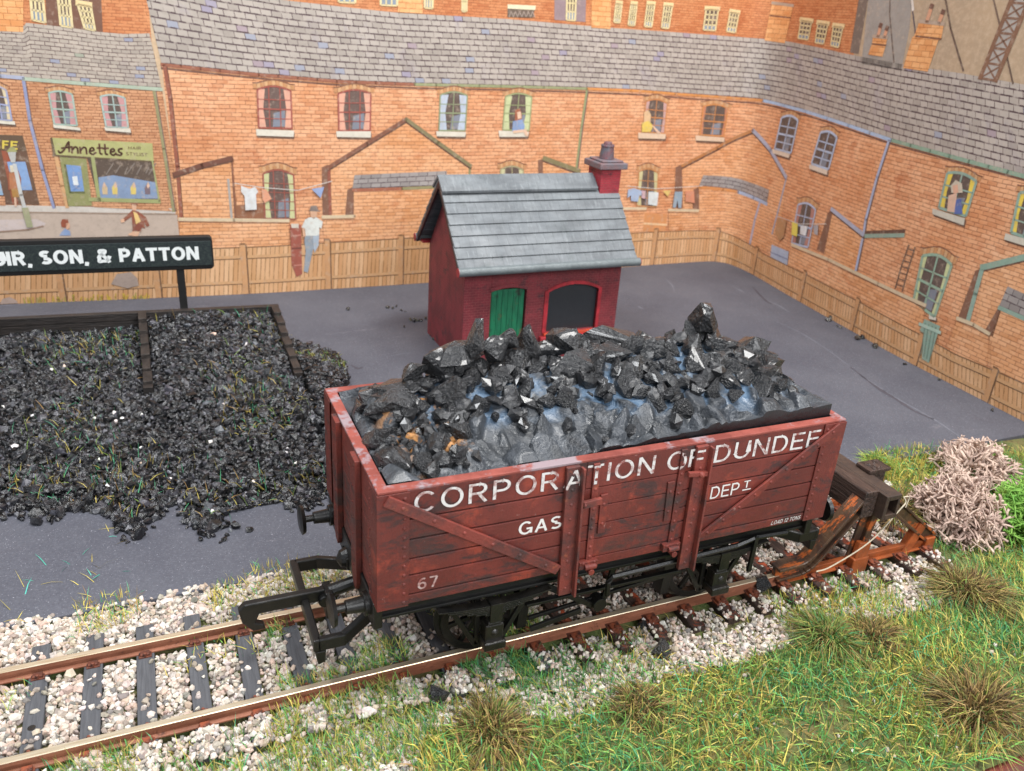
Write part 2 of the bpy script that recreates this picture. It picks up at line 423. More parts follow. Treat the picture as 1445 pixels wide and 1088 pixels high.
# creases and scrapes worn into the card (flat marks lying on it)
def marks():
    a = paint('pale_scrape', '74767f', 0.8, 0.2, 0.1, 6); b = paint('dark_scrape', '504d54', 0.8, 0.2, 0.1, 6)
    for mat, pts, w in ((a, [(1092, 452), (1130, 470), (1168, 494), (1200, 518)], 0.045), (b, [(1200, 518), (1235, 545), (1262, 562), (1290, 580), (1318, 592)], 0.16),
                        (a, [(1212, 528), (1262, 560), (1318, 592), (1345, 610), (1372, 628)], 0.05),
                        (a, [(1085, 425), (1100, 432), (1114, 441)], 0.09), (b, [(1062, 405), (1080, 424), (1090, 430)], 0.12), (a, [(1030, 402), (1045, 410), (1052, 413)], 0.08),
                        (a, [(900, 432), (905, 435), (909, 436)], 0.10), (a, [(550, 503), (570, 499), (585, 498)], 0.03), (b, [(495, 515), (505, 520), (512, 518)], 0.10), (a, [(940, 395), (948, 402), (952, 412)], 0.06)):
        P = smooth_path([on_z(x, y, ZY)[:2] for x, y in pts], 6); n = len(P)
        T = np.gradient(P, axis=0); T /= np.linalg.norm(T, axis=1)[:, None]; N = np.stack([-T[:, 1], T[:, 0]], 1)
        hw = w / 2 * np.sin(np.linspace(0.25, math.pi - 0.25, n)) * RNG.uniform(0.5, 1.25, n)
        m = MB(); vs = []
        for i in range(n):
            for s in (-1, 1): vs.append((*(P[i] + N[i] * s * hw[i]), ZY + 0.004))
        m.add(vs, [(2 * i, 2 * i + 2, 2 * i + 3, 2 * i + 1) for i in range(n - 1)])
        o = m.build('scrape_mark', mat); tag(o, kind='structure')
marks()

# ------------------------------------------------------------------ track
track = empty('railway_track', (0, 0, ZB))
tag(track, 'straight railway track with grey sleepers and worn brassy rails in ballast', 'track')
SLX = [-4.37 + 0.705 * k for k in range(-5, 23)]
prof = [(-.10, -.17), (.10, -.17), (.10, -.15), (.03, -.135), (.03, -.085), (.052, -.07), (.052, -.008), (.044, 0), (-.044, 0), (-.052, -.008), (-.052, -.07), (-.03, -.085), (-.03, -.135), (-.10, -.15)]
def rail(y0, x0, x1, xend_head):
    m = MB(); n = len(prof)
    for a, b in ((x0, xend_head), (xend_head, x1)):
        m.cur = 0
        vs = [(a, y0 + p[0], p[1] - ZB) for p in prof] + [(b, y0 + p[0], p[1] - ZB) for p in prof]
        fs = [(i, (i + 1) % n, n + (i + 1) % n, n + i) for i in range(n)]
        k = len(m.f); m.add(vs, fs)
        if a == x0:
            for i in (6, 7, 8): m.mi[k + i] = 1
        else:
            for i in range(n): m.mi[k + i] = 2
    m.cur = 2; m.add([(x1, y0 + p[0], p[1] - ZB) for p in prof], [tuple(range(n))])
    return m.build('rail', [RAIL, HEAD, STOPO], track)
rail(-0.86, -9.5, 11.35, 7.55); rail(0.86, -9.5, 11.35, 7.7)
def chair_mb(y):
    m = MB()
    m.box((-.09, y - .17, 0.15), (.09, y + .17, 0.175))
    for s in (-1, 1):
        m.box((-.065, y + s * .115 - .045, 0.17), (.065, y + s * .115 + .045, 0.215))
        m.cyl((0, y + s * .15, .17), (0, y + s * .15, .235), .026, 8)
    return m
proto = None
for k, x in enumerate(SLX):
    if x > 11.3: continue
    m = MB(); m.box((-.125, -1.46, 0.0), (.125, 1.46, 0.15))
    # left sleepers are bare grey, those by the buffer stop painted brown
    s = m.build('sleeper', SLEEPER if x < 3.0 else SLEEPER_B, track, bevel=0.012)
    s.location = (x, RNG.uniform(-.02, .02), .08); s.rotation_euler[2] = RNG.uniform(-.012, .012)
    for y in (-0.86, 0.86):
        c_ = chair_mb(y).build('chair', CHAIR, s, bevel=0.006)
        if x > 2.4: c_.data.transform(Matrix.Translation((0, y, .15)) @ Matrix.Diagonal((1.35, 1.5, 1.25, 1)) @ Matrix.Translation((0, -y, -.15)))
    if k == 5:
        m = MB(); m.cyl((-.01, -.22, .1492), (-.01, -.22, .1535), .05, 16); m.build('pin_hole', GREASE, s)

# ------------------------------------------------------------------ buffer stop
def settle(root, loc):
    """move a finished thing's origin to its base without moving its shape"""
    t = Matrix.Translation(-Vector(loc)); done = set()
    def go(o):
        for c in o.children:
            if c.data is not None and c.data.name not in done: c.data.transform(t); done.add(c.data.name)
            go(c)
    go(root); root.location = loc
stop = empty('buffer_stop')
tag(stop, 'dark brown buffer stop streaked with orange rust at the end of the track', 'buffer stop')
for y in (-0.86, 0.86):
    # raking strut: a rail section lying on the running rail, then bent up to the beam
    P = smooth_path([(7.45, y, .05), (7.75, y, .06), (8.15, y, .12), (8.55, y, .55), (9.02, y, 1.08), (9.18, y, 1.26)], 5)
    m = MB()
    for a, b in zip(P[:-1], P[1:]):
        d = (b - a) / np.linalg.norm(b - a); b2 = b + d * .012
        up = np.array([-d[2], 0, d[0]])
        m.beam(a + up * .12, b2 + up * .12, .30, .055, up); m.beam(a - up * .10, b2 - up * .10, .28, .05, up); m.beam(a, b2, .10, .20, up)
    m.build('front_strut', STOPI, stop, bevel=0.012)
    m = MB(); m.beam((9.32, y - .02, ZY), (9.50, y, 1.05), .10, .22, (0, 1, 0)); m.beam((9.20, y - .02, ZY), (9.40, y, 1.05), .22, .05, (0, 1, 0)); m.beam((9.42, y - .02, ZY), (9.62, y, 1.05), .22, .05, (0, 1, 0))
    m.build('post', STOPI, stop, bevel=0.012)
    m = MB(); m.box((9.14, y - .22, ZY), (9.52, y - .05, ZY + .34)); m.beam((9.33, y - .135, ZY + .30), (9.40, y - .10, .38), .30, .13, (0, 1, 0)); m.build('post_foot', STOPO, stop, bevel=0.025)
    m = MB(); a = np.array([9.72, y, 1.25]); b = np.array([11.30, y, .02]); d = (b - a) / np.linalg.norm(b - a); up = np.array([-d[2], 0, d[0]])
    m.beam(a + up * .11, b + up * .11, .19, .05, up); m.beam(a - up * .11, b - up * .11, .19, .05, up); m.beam(a, b, .07, .2, up)
    m.build('back_strut', STOPI, stop, bevel=0.012)
    m = MB(); m.beam((10.65, y, ZY + .02), (10.95, y, .42), .22, .16, (0, 1, 0)); m.box((11.12, y - .12, ZY), (11.36, y + .12, .08)); m.build('strut_foot', STOPO, stop, bevel=0.02)
# channel section beam across the track
m = MB(); m.box((9.36, -1.22, 1.00), (9.44, 1.22, 1.50)); m.box((9.44, -1.22, 1.40), (9.72, 1.22, 1.50)); m.box((9.44, -1.22, 1.00), (9.72, 1.22, 1.10)); m.box((9.66, -1.22, 1.10), (9.72, 1.22, 1.40))
m.build('beam', STOPD, stop, bevel=0.012)
m = MB(); m.box((9.06, -1.02, .98), (9.36, 0.62, 1.52)); m.build('timber_pad', STOPB, stop, bevel=0.02)
m = MB(); m.box((9.26, 0.62, 1.08), (9.36, 1.22, 1.42)); m.build('channel_lip', STOPD, stop, bevel=0.01)
m = MB(); m.box((9.70, -.44, 1.05), (10.12, -.28, 1.505)); m.box((9.64, -.50, 1.508), (10.16, -.14, 1.58))
for _ in range(14):
    x = RNG.uniform(9.70, 10.12); m.dome((x, RNG.uniform(-.46, -.18), 1.575), RNG.uniform(.025, .05), (0, 0, 1), 6, 1.0)
m.dome((10.03, -.44, 1.32), .03, (0, -1, 0)); m.build('lamp_plate', STOPB, stop, bevel=0.012)
settle(stop, (9.4, 0, ZB))
# a stray glue string hanging from the stop
m = MB(); P = smooth_path([(9.98, -1.06, 1.30), (10.02, -1.10, 1.20), (9.9, -1.12, 1.08), (9.3, -1.16, .52), (8.55, -1.12, .12), (8.2, -1.12, .08)], 6)
m.tube(P, .012, 5)
m.tube(smooth_path([(9.98, -1.06, 1.30), (10.10, -1.08, 1.28), (10.06, -1.1, 1.08)], 5), .010, 5)
tag(m.build('glue_string', paint('dried_glue', 'cfc3ac', 0.35, 0.5, 0.1, 9)), 'thin pale glue string stretched from the buffer beam down to the rail', 'glue string')
# ------------------------------------------------------------------ open wagon
L, HW, Z0, Z1 = 7.44, 1.575, 1.70, 3.49
wag = empty('open_wagon', (0, 0, 0))
tag(wag, 'weathered red open coal wagon with white lettering standing on the track', 'railway wagon')
PLK = [1.70, 1.86, 2.17, 2.43, 2.73, 3.04, 3.47]
TH = 0.13
def side_planks(y, s):
    m = MB()
    for a, b in zip(PLK[:-1], PLK[1:]):
        m.box((0.02, min(y, y - s * TH), a + .009), (L - .02, max(y, y - s * TH), b - .009))
    m.cur = 1; m.box((0.03, min(y - s * .022, y - s * TH), Z0), (L - .03, max(y - s * .022, y - s * TH), Z1 - .03))
    return m
GAPD = paint('dark_plank_gap', '2a1715', .7, .3, .1, 5)
side_planks(-HW, -1).build('side_planking', [RED, GAPD], wag, bevel=0.012)
side_planks(HW, 1).build('side_planking', [RED, GAPD], wag, bevel=0.012)
for x, s in ((0.0, -1), (L, 1)):
    m = MB()
    for a, b in zip(PLK[:-1], PLK[1:]):
        m.box((min(x, x - s * TH), -HW + TH + .003, a + .006), (max(x, x - s * TH), HW - TH - .003, b - .006))
    m.cur = 1; m.box((min(x - s * .022, x - s * TH), -HW + TH, Z0), (max(x - s * .03, x - s * TH), HW - TH, Z1 - .03))
    m.build('end_planking', [RED, GAPD], wag, bevel=0.012)
m = MB(); m.box((.10, -HW + .12, Z0 + .02), (L - .10, HW - .12, Z0 + .14)); m.build('floor', BLACK, wag)
# top capping
m = MB(); o = .012
m.box((-o, -HW - o, Z1 - .025), (L + o, -HW + TH + o, Z1 + .015)); m.box((-o, HW - TH - o, Z1 - .025), (L + o, HW + o, Z1 + .015))
m.box((-o, -HW + TH + o, Z1 - .025), (TH + o, HW - TH - o, Z1 + .015)); m.box((L - TH - o, -HW + TH + o, Z1 - .025), (L + o, HW - TH - o, Z1 + .015))
m.build('top_rim', RIM, wag, bevel=0.01)
# corner plates with rivets
for x0, x1, rx in ((-.025, .40, .335), (L - .40, L + .025, L - .335)):
    for y, s in ((-HW, -1), (HW, 1)):
        m = MB(); yo = y + s * .028
        m.box((x0, min(y + s * .001, yo), Z0), (x1, max(y + s * .001, yo), Z1 - .028))
        ex = x0 if x0 < 1 else x1
        xa, xb = sorted((ex, ex + (.026 if x0 < 1 else -.026)))
        ya, yb = sorted((y - s * .40, y - s * .001))
        m.box((xa, ya, Z0), (xb, yb, Z1 - .028))
        for z in np.linspace(Z0 + .07, Z1 - .12, 12):
            m.dome((rx, yo, z), .030, (0, s, 0))
            m.dome((ex, y - s * .33, z), .022, (-1 if x0 < 1 else 1, 0, 0))
        m.build('corner_plate', RED, wag, bevel=0.006)
Y0 = -HW
def side_strap(name, p, q, w, t, mat, riv=0, off=0.0, rr=.030):
    m = MB(); a = Vector((p[0], Y0 - off - t / 2, p[1])); b = Vector((q[0], Y0 - off - t / 2, q[1]))
    m.beam(a, b, w, t, (0, -1, 0))
    for k in range(riv):
        c = a.lerp(b, (k + .5) / riv); m.dome((c.x, Y0 - off - t, c.z), rr, (0, -1, 0))
    return m.build(name, mat, wag, bevel=0.008)
side_strap('door_post', (2.66, 3.46), (2.73, 1.33), .20, .07, IRON, 9)
side_strap('door_post', (4.745, 3.46), (4.78, 1.31), .20, .07, IRON, 9)
m = MB(); m.beam((2.775, Y0 - .12, 3.46), (2.845, Y0 - .12, 1.33), .035, .10, (0, -1, 0)); m.build('post_flange', IRON, wag, bevel=0.006)
m = MB(); m.beam((4.86, Y0 - .12, 3.46), (4.895, Y0 - .12, 1.31), .035, .10, (0, -1, 0)); m.build('post_flange', IRON, wag, bevel=0.006)
side_strap('diagonal_strap', (.09, 3.40), (2.58, 1.80), .15, .05, IRON, 6, off=.029)
side_strap('diagonal_strap', (7.32, 3.42), (4.97, 1.82), .13, .04, RED, 9, off=.029)
# drop door: its own planks stand a little proud
m = MB()
for a, b in zip(PLK[:-1], PLK[1:]): m.box((2.90, Y0 - .012, a + .006), (4.62, Y0 + .02, b - .006))
door = m.build('drop_door', RED, wag, bevel=0.008)
def on_door(name, p, q, w, t, mat, riv, off=.012):
    o = side_strap(name, p, q, w, t, mat, riv, off); o.parent = door; return o
on_door('door_strap', (3.03, 3.44), (3.08, 1.83), .10, .035, IRON, 10)
on_door('door_strap', (4.45, 3.44), (4.47, 1.83), .10, .035, RED, 10)
on_door('door_plate', (3.21, 2.92), (3.23, 2.27), .12, .03, RED, 2)
on_door('door_plate', (4.31, 2.93), (4.34, 2.25), .12, .03, RED, 2)
for x in (3.06, 4.47):
    m = MB(); m.box((x - .16, Y0 - .10, 1.74), (x + .14, Y0 - .02, 1.86)); m.cyl((x - .08, Y0 - .11, 1.78), (x + .10, Y0 - .11, 1.78), .045, 10); m.cyl((x + .02, Y0 - .06, 1.70), (x + .02, Y0 - .16, 1.70), .05, 10)
    for d in (-.1, .08): m.dome((x + d, Y0 - .10, 1.84), .03, (0, -1, 0))
    m.build('hinge', RED, door, bevel=0.006)
m = MB(); m.beam((2.84, Y0 - .11, 2.86), (3.12, Y0 - .11, 2.88), .10, .06, (0, -1, 0)); m.dome((2.86, Y0 - .14, 2.86), .03); m.build('latch', IRON, door, bevel=0.006)
m = MB(); m.beam((4.52, Y0 - .11, 3.06), (4.86, Y0 - .11, 3.02), .07, .06, (0, -1, 0)); m.dome((4.74, Y0 - .14, 3.03), .055, (0, -1, 0), 8, .9); m.build('latch', IRON, door, bevel=0.006)

def side_text(s, x0, z0, x1, z1, h, mat, bold=0.0, space=1.0, off=.006, slant=0.0, name='lettering', clip=None, parent=None):
    v, f, lv = text_mesh(s, bold, space); w = v[:, 0].max(); e = np.array([x1 - x0, z1 - z0])
    P = [(x0 + a / w * e[0] + slant * b * h, Y0 - off - .0007 * k, z0 + a / w * e[1] + b * h) for (a, b), k in zip(v, lv)]
    me = bpy.data.meshes.new(name); me.from_pydata(P, [], f); me.materials.append(mat)
    if clip:     # the same paint where it runs over a strap standing proud of the planks
        bm = bmesh.new(); bm.from_mesh(me)
        for x, nx in ((clip[0], -1), (clip[1], 1)):
            bmesh.ops.bisect_plane(bm, geom=bm.verts[:] + bm.edges[:] + bm.faces[:], plane_co=(x, 0, 0), plane_no=(nx, 0, 0), clear_outer=True)
        bm.to_mesh(me); bm.free()
    return link(name, me, parent or wag)
CO = ('CORPORATION OF', .46, 3.135, 4.79, 3.115, .29, LETTER, -.006, 1.25)
side_text(*CO, off=.015)
for a, b, o_ in ((2.565, 2.765, .073), (2.985, 3.085, .051), (4.405, 4.505, .051), (4.655, 4.845, .073)): side_text(*CO, off=o_, clip=(a, b))
side_text('DUNDEE', 5.02, 3.11, 6.99, 3.095, .29, LETTER, -.006, 1.25)
side_text('GAS', 1.94, 2.48, 2.59, 2.475, .205, WHITE_L, .006, 1.1)
side_text('DEP', 5.08, 2.475, 5.60, 2.475, .21, WHITE_L, -.008, 1.1)
side_text('T', 5.68, 2.56, 5.80, 2.56, .125, WHITE_L, .0)
m = MB(); m.add([(5.67, Y0 - .006, 2.515), (5.83, Y0 - .006, 2.515), (5.83, Y0 - .006, 2.535), (5.67, Y0 - .006, 2.535)], [(0, 1, 2, 3)]); m.build('lettering', WHITE_L, wag)
side_text('67', .53, 1.915, .81, 1.915, .18, FAINT_L, .006, 1.3)
side_text('LOAD 12 TONS', 6.40, 1.745, 6.99, 1.745, .07, WHITE_L, -.005, 1.1, slant=.25)
# end uprights
for x, s in ((0, -1), (L, 1)):
    for y in (-.55, .62):
        m = MB(); xo = x + s * .085
        pts = [(y - .15, Z1 - .02), (y + .15, Z1 - .02), (y + .15, 1.62), (y + .05, 1.40), (y - .08, 1.36), (y - .15, 1.5)]
        m.prism(pts, lambda p, t: (t, p[0], p[1]), x + s * .002, xo)
        for z in np.linspace(1.75, 3.3, 7): m.dome((xo, y, z), .02, (s, 0, 0))
        m.build('end_upright', RED, wag, bevel=0.012)
    m = MB(); xa, xb = sorted((x + s * .002, x + s * .03))
    m.box((xa, HW - .40, Z0), (xb, HW - .32, Z1 - .03)); m.build('end_strap', RED, wag, bevel=0.005)
# underframe
for y, s in ((-1.30, -1), (1.30, 1)):
    m = MB(); ya, yb = sorted((y, y - s * .12)); m.box((.02, ya, 1.34), (L - .02, yb, 1.695))
    ya, yb = sorted((y + s * .16, y - s * .12)); m.box((.02, ya, 1.62), (L - .02, yb, 1.694)); m.box((.02, ya, 1.34), (L - .02, y + s * .05 if s > 0 else yb, 1.39)) if s > 0 else m.box((.02, y - .05, 1.34), (L - .02, yb, 1.39))
    m.build('solebar', BLACK, wag, bevel=0.01)
for x0, x1 in ((-.03, .10), (L - .10, L + .03)):
    m = MB(); m.box((x0, -1.42, 1.26), (x1, 1.42, 1.69)); m.build('headstock', BLACK, wag, bevel=0.015)
m = MB(); m.box((.35, -.58, 1.02), (L - .35, .58, 1.66)); m.box((2.55, -.60, .72), (4.9, .60, 1.02)); m.build('chassis_block', BLACK, wag, bevel=.02)
WR = 0.62
for x in (1.74, 5.70):
    ax = empty('wheelset', (x, 0, WR), parent=wag)
    m = MB(); m.cyl((0, -1.36, 0), (0, 1.36, 0), .07, 12); m.build('axle', BLACK, ax)
    for y, s in ((-.83, -1), (.83, 1)):
        m = MB(); n = 40
        rings = [(.50, y - .07), (.50, y + .07), (WR - .0, y + s * .07), (WR, y - s * .03), (WR + .075, y - s * .045), (WR + .075, y - s * .07)]
        vs = []
        for r, yy in rings: vs += [(r * math.cos(2 * math.pi * i / n), yy, r * math.sin(2 * math.pi * i / n)) for i in range(n)]
        k = len(rings)
        order = [0, 1, 2, 3, 4, 5] if s > 0 else [1, 0, 2, 3, 4, 5]
        fs = []
        for a in range(k):
            p, q = order[a], order[(a + 1) % k]
            fs += [(p * n + i, p * n + (i + 1) % n, q * n + (i + 1) % n, q * n + i) for i in range(n)]
        m.add(vs, fs); m.cyl((0, y - .09, 0), (0, y + .09, 0), .15, 16)
        for j in range(8):
            a = 2 * math.pi * (j + .3) / 8; u = Vector((math.cos(a), 0, math.sin(a)))
            m.beam(Vector((0, y, 0)) + u * .12, Vector((0, y, 0)) + u * .52, .075, .06, (0, 1, 0))
        m.build('wheel', BLACK, ax, bevel=0.006)
    for s in (-1, 1):
        yb = s * 1.30
        m = MB(); ya, yc = sorted((yb - s * .10, yb - s * .04))
        def strutm(p, q, w): m.beam((p[0], (ya + yc) / 2, p[1]), (q[0], (ya + yc) / 2, q[1]), w, yc - ya, (0, 1, 0))
        strutm((x - .72, 1.36), (x - .20, .42), .08); strutm((x + .72, 1.36), (x + .20, .42), .08); strutm((x - .19, 1.36), (x - .19, .42), .07); strutm((x + .19, 1.36), (x + .19, .42), .07); strutm((x - .22, .42), (x + .22, .42), .06)
        g = m.build('axle_guard', BLACK, wag, bevel=0.008)
        m = MB()
        ya, yc = sorted((yb - s * .03, yb + s * .18)); m.box((x - .14, ya, .52), (x + .14, yc, .92)); ya2, yc2 = sorted((yb - s * .02, yb + s * .24)); m.box((x - .17, ya2, .50), (x + .17, yc2, .64))
        m.beam((x, yb + s * .10, .90), (x, yb + s * .06, 1.08), .22, .16, (0, 1, 0), .12, .12)
        m.dome((x, yb + s * .18, .78), .06, (0, s, 0), 10)
        m.build('axlebox', GREASE, wag, bevel=0.02)
        m = MB()
        for j in range(6):
            h = .86 - j * .14; zc = 1.10 + .035 * (5 - j) * 0 + .032 * j
            P = [(x + h * t, yb + s * .10, zc + .07 * (t * t) * (h / .86) ** 2 + .02) for t in np.linspace(-1, 1, 9)]
            P = [(p[0], p[1], 1.33 - .030 * j - .07 * (1 - ((p[0] - x) / .86) ** 2)) for p in P]
            for a, b in zip(P[:-1], P[1:]): m.beam(a, b, .15, .024, (0, 0, 1))
        m.box((x - .09, min(yb + s * .01, yb + s * .2), .98), (x + .09, max(yb + s * .01, yb + s * .2), 1.30))
        m.build('leaf_spring', GREASE, wag, bevel=0.004)
# brake gear on the near side
m = MB(); m.tube([on_y(a, b, -1.48) for a, b in ((857, 840), (858, 822), (864, 814), (960, 790), (1040, 770), (1068, 758), (1110, 751))], .042, 6); m.build('brake_lever', BLACK, wag)
m = MB(); m.beam(on_y(1068, 757, -1.5), on_y(1056, 806, -1.5), .07, .05, (0, -1, 0)); m.build('lever_guide', BLACK, wag, bevel=0.006)
m = MB(); m.beam((2.35, -1.16, 1.36), (3.55, -1.16, .55), .09, .05, (0, 1, 0)); m.beam((3.85, -1.16, 1.36), (3.70, -1.16, .55), .09, .05, (0, 1, 0)); m.cyl((3.62, -1.25, .60), (3.62, -1.05, .60), .12, 12); m.beam((2.45, -1.10, .55), (4.9, -1.10, .78), .06, .05, (0, 1, 0)); m.beam((2.45, -1.2, .42), (3.3, -1.2, .56), .09, .05, (0, 1, 0)); m.build('brake_hanger', BLACK, wag, bevel=0.006)
for x, d in ((2.42, 1), (5.02, -1)):
    m = MB(); m.prism([(x - .08, .25), (x + .08, .25), (x + .11, .65), (x + .09, 1.05), (x - .09, 1.05), (x - .05, .65)], lambda p, t: (p[0], t, p[1]), -.96, -.72); m.beam((x, -.84, 1.0), (x + .05, -.84, 1.4), .08, .08, (0, 1, 0)); m.build('brake_shoe', BLACK, wag, bevel=0.01)
m = MB(); m.beam((2.3, -1.28, .98), (5.0, -1.28, .98), .05, .08, (0, 1, 0)); m.build('tie_bar', BLACK, wag, bevel=0.006)
# buffers
for x, s in ((0, -1), (L, 1)):
    for y in (-1.13, 1.13):
        m = MB(); z = 1.50
        m.cyl((x + s * .02, y, z), (x + s * .10, y, z), .17, 16); m.cyl((x + s * .08, y, z), (x + s * .34, y, z), .115, 16, .095)
        b = m.build('buffer', BLACK, wag, bevel=0.008, smooth=True)
        m = MB(); m.cyl((x + s * .30, y, z), (x + s * .50, y, z), .055, 12); m.cyl((x + s * .48, y, z), (x + s * .535, y, z), .215, 24, .24); m.cyl((x + s * .535, y, z), (x + s * .56, y, z), .24, 24, .17)
        m.build('buffer_head', BLACK, b, smooth=True)
# tension lock couplings
for x, s in ((0, -1), (L, 1)):
    cp = empty('coupling', (x, 0, .80), parent=wag)
    m = MB(); X = lambda d: s * d
    zc = .0
    m.beam((X(.70), -.98, zc), (X(.70), .98, zc), .11, .20)
    for q in (-1, 1):
        m.beam((X(.70), q * .93, zc), (X(.30), q * .93, zc + .0), .10, .20); m.beam((X(.34), q * .93, zc), (X(-.32), q * .50, zc + .10), .10, .20)
    m.beam((X(-.30), -.55, .10), (X(-.30), .55, .10), .14, .18)
    m.prism([(X(.74), -.10), (X(.58), -.10), (X(.60), -.30), (X(.70), -.34)], lambda p, t: (p[0], t, p[1]), -.98, -.70)
    m.build('coupling_loop', BLACK, cp, bevel=0.02)
    m = MB(); m.prism([(X(.40), -.09), (X(1.35), -.09), (X(1.42), -.24), (X(1.30), -.30), (X(1.28), -.38), (X(1.46), -.38), (X(1.60), -.20), (X(1.64), .02), (X(1.55), .11), (X(.40), .11)][::int(-s)], lambda p, t: (p[0], t, p[1] + .10), -.06, .06)
    m.cyl((X(.42), -.15, .05), (X(.42), .15, .05), .10, 12); m.box((min(X(.30), X(.42)), -.16, -.26), (max(X(.30), X(.42)), .16, .20))
    m.cyl((X(.35), 0, .12), (X(-.05), 0, .20), .10, 12)
    m.build('coupling_hook', BLACK, cp, bevel=0.018)
    m = MB(); m.dome((X(.02), .20, .52), .17, (s, 0, 0), 14, 1.0); m.box((min(X(.02), X(.06)), .02, .42), (max(X(.02), X(.06)), .38, .62)); m.build('draw_plate', BLACK, cp, bevel=0.01)

# ------------------------------------------------------------------ coal
def coal_mat(name, dark, light, rough, bscale, bump):
    t = NT(name, rough, 0.6); v = t.obj()
    n = t.noise(v, bscale * .35, 6, 0.65); w = t.n('ShaderNodeTexVoronoi'); w.inputs['Scale'].default_value = bscale; t.l(v, w.inputs['Vector'])
    st = t.noise(t.scale(v, (1, 1, 5)), bscale * .6, 5, 0.7, .5)
    h = t.math('ADD', t.math('MULTIPLY', w.outputs['Distance'], .6), t.math('ADD', n, t.math('MULTIPLY', st, .7)))
    t.color(t.mix(t.step(n, .35, .7), lin(dark), lin(light))); t.b.inputs['Coat Weight'].default_value = .4; t.b.inputs['Coat Roughness'].default_value = .13
    t.l(t.ramp(t.noise(v, bscale * .5, 4), [(.35, (rough - .12,) * 3 + (1,)), (.65, (rough + .14,) * 3 + (1,))]), t.b.inputs['Roughness'])
    t.bump(h, bump, 0.85); return t.m
COAL = coal_mat('broken_coal', '161618', '323234', 0.30, 7.0, 0.05)
def bed_mat():
    t = NT('glue_coated_coal', 0.2, 0.6); v = t.obj()
    n = t.noise(v, 2.6, 5, 0.6); a = t.mix(t.step(n, .38, .62), lin('2b2e32'), lin('40444a'))
    a = t.mix(t.step(t.noise(v, 1.1, 6, 0.7, .4), .58, .70), a, lin('232325'))
    # milky glue in the hollows of the crest, blue window reflection mixed into its colour
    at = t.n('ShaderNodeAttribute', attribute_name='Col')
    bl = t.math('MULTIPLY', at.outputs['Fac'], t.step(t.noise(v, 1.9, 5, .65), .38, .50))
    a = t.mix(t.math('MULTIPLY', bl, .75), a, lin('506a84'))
    # amber glue stain pooled at one end of the load
    g = t.n('ShaderNodeTexGradient', gradient_type='SPHERICAL'); mp = t.n('ShaderNodeMapping', vector_type='TEXTURE')
    mp.inputs['Location'].default_value = (.95, -.35, 3.6); mp.inputs['Scale'].default_value = (.75, 1.25, 1.5); t.l(v, mp.inputs['Vector']); t.l(mp.outputs[0], g.inputs['Vector'])
    am = t.math('MULTIPLY', t.step(g.outputs['Fac'], .1, .5), t.step(t.noise(v, 3.4, 5, 0.6, .6), .52, .60))
    a = t.mix(am, a, lin('a8743c'))
    t.color(a); b = t.noise(v, 5, 5, 0.6)
    t.bump(t.math('ADD', b, t.math('MULTIPLY', t.noise(v, 20, 4), .6)), 0.035, .8)
    t.l(t.ramp(t.noise(v, 3.3, 4), [(.35, (.30,) * 3 + (1,)), (.62, (.58,) * 3 + (1,))]), t.b.inputs['Roughness'])
    t.b.inputs['Coat Weight'].default_value = .10; t.b.inputs['Coat Roughness'].default_value = .10
    return t.m
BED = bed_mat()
_lr = np.random.default_rng(23)
def hull_lump(r, stretch):
    """a broken lump: the hull of a few points, its faces split and chipped so they stay flat but rough"""
    bm = bmesh.new(); n = int(r.integers(11, 17)); stretch = np.array(stretch) * r.uniform(.72, 1.22, 3); p = r.normal(size=(n, 3)); p /= np.linalg.norm(p, axis=1)[:, None]; p *= r.uniform(.84, 1.10, (n, 1)); p *= np.array(stretch)
    vs = [bm.verts.new(q) for q in p]; g = bmesh.ops.convex_hull(bm, input=vs)
    bmesh.ops.delete(bm, geom=[e for e in g['geom_interior'] if isinstance(e, bmesh.types.BMVert)], context='VERTS')
    bmesh.ops.subdivide_edges(bm, edges=bm.edges[:], cuts=3, use_grid_fill=True)
    for v in bm.verts:
        c = v.co; v.co = c * (1 + .028 * math.sin(7 * c.x + 3) * math.sin(8 * c.y) + float(r.uniform(-.020, .020)))
    bmesh.ops.triangulate(bm, faces=bm.faces[:]); bmesh.ops.recalc_face_normals(bm, faces=bm.faces[:])
    me = bpy.data.meshes.new('coal_lump'); bm.to_mesh(me); bm.free(); me.materials.append(COAL); return me
def lump_mesh(seed, stretch=(1, 1, 1)):
    r = np.random.default_rng(seed); v, f = ICO4
    h_ = hull_lump(r, stretch)
    if h_ is not None: return h_
    k = r.integers(11, 17); n = r.normal(size=(k, 3)); n /= np.linalg.norm(n, axis=1)[:, None]; d = r.uniform(.62, 1.0, k)
    dots = v @ n.T; rad = np.where(dots > 1e-3, d / np.maximum(dots, 1e-3), 9).min(1); rad = np.minimum(rad, 1.35)
    # chipped conchoidal facets: a second set of small cuts
    k2 = 26; n2 = r.normal(size=(k2, 3)); n2 /= np.linalg.norm(n2, axis=1)[:, None]
    rad2 = np.where(v @ n2.T > .86, r.uniform(.86, 1.0, k2) / np.maximum(v @ n2.T, .1), 9).min(1)
    rad = np.minimum(rad, np.maximum(rad2, rad * .86))
    ph = r.uniform(0, 6, 3); rad = rad * (1 + .025 * np.sin(9 * v[:, 0] + ph[0]) * np.sin(11 * v[:, 1] + ph[1]) + .02 * np.sin(23 * v[:, 2] + ph[2]))
    P = v * rad[:, None] * np.array(stretch)
    me = bpy.data.meshes.new('coal_lump'); me.from_pydata(P.tolist(), [], f.tolist()); me.materials.append(COAL)
    return me
LUMPS = [lump_mesh(100 + i, (1.15, .95, .85) if i % 2 else (1, 1, .9)) for i in range(10)] + [lump_mesh(200 + i, (1.35, .95, .45)) for i in range(3)]

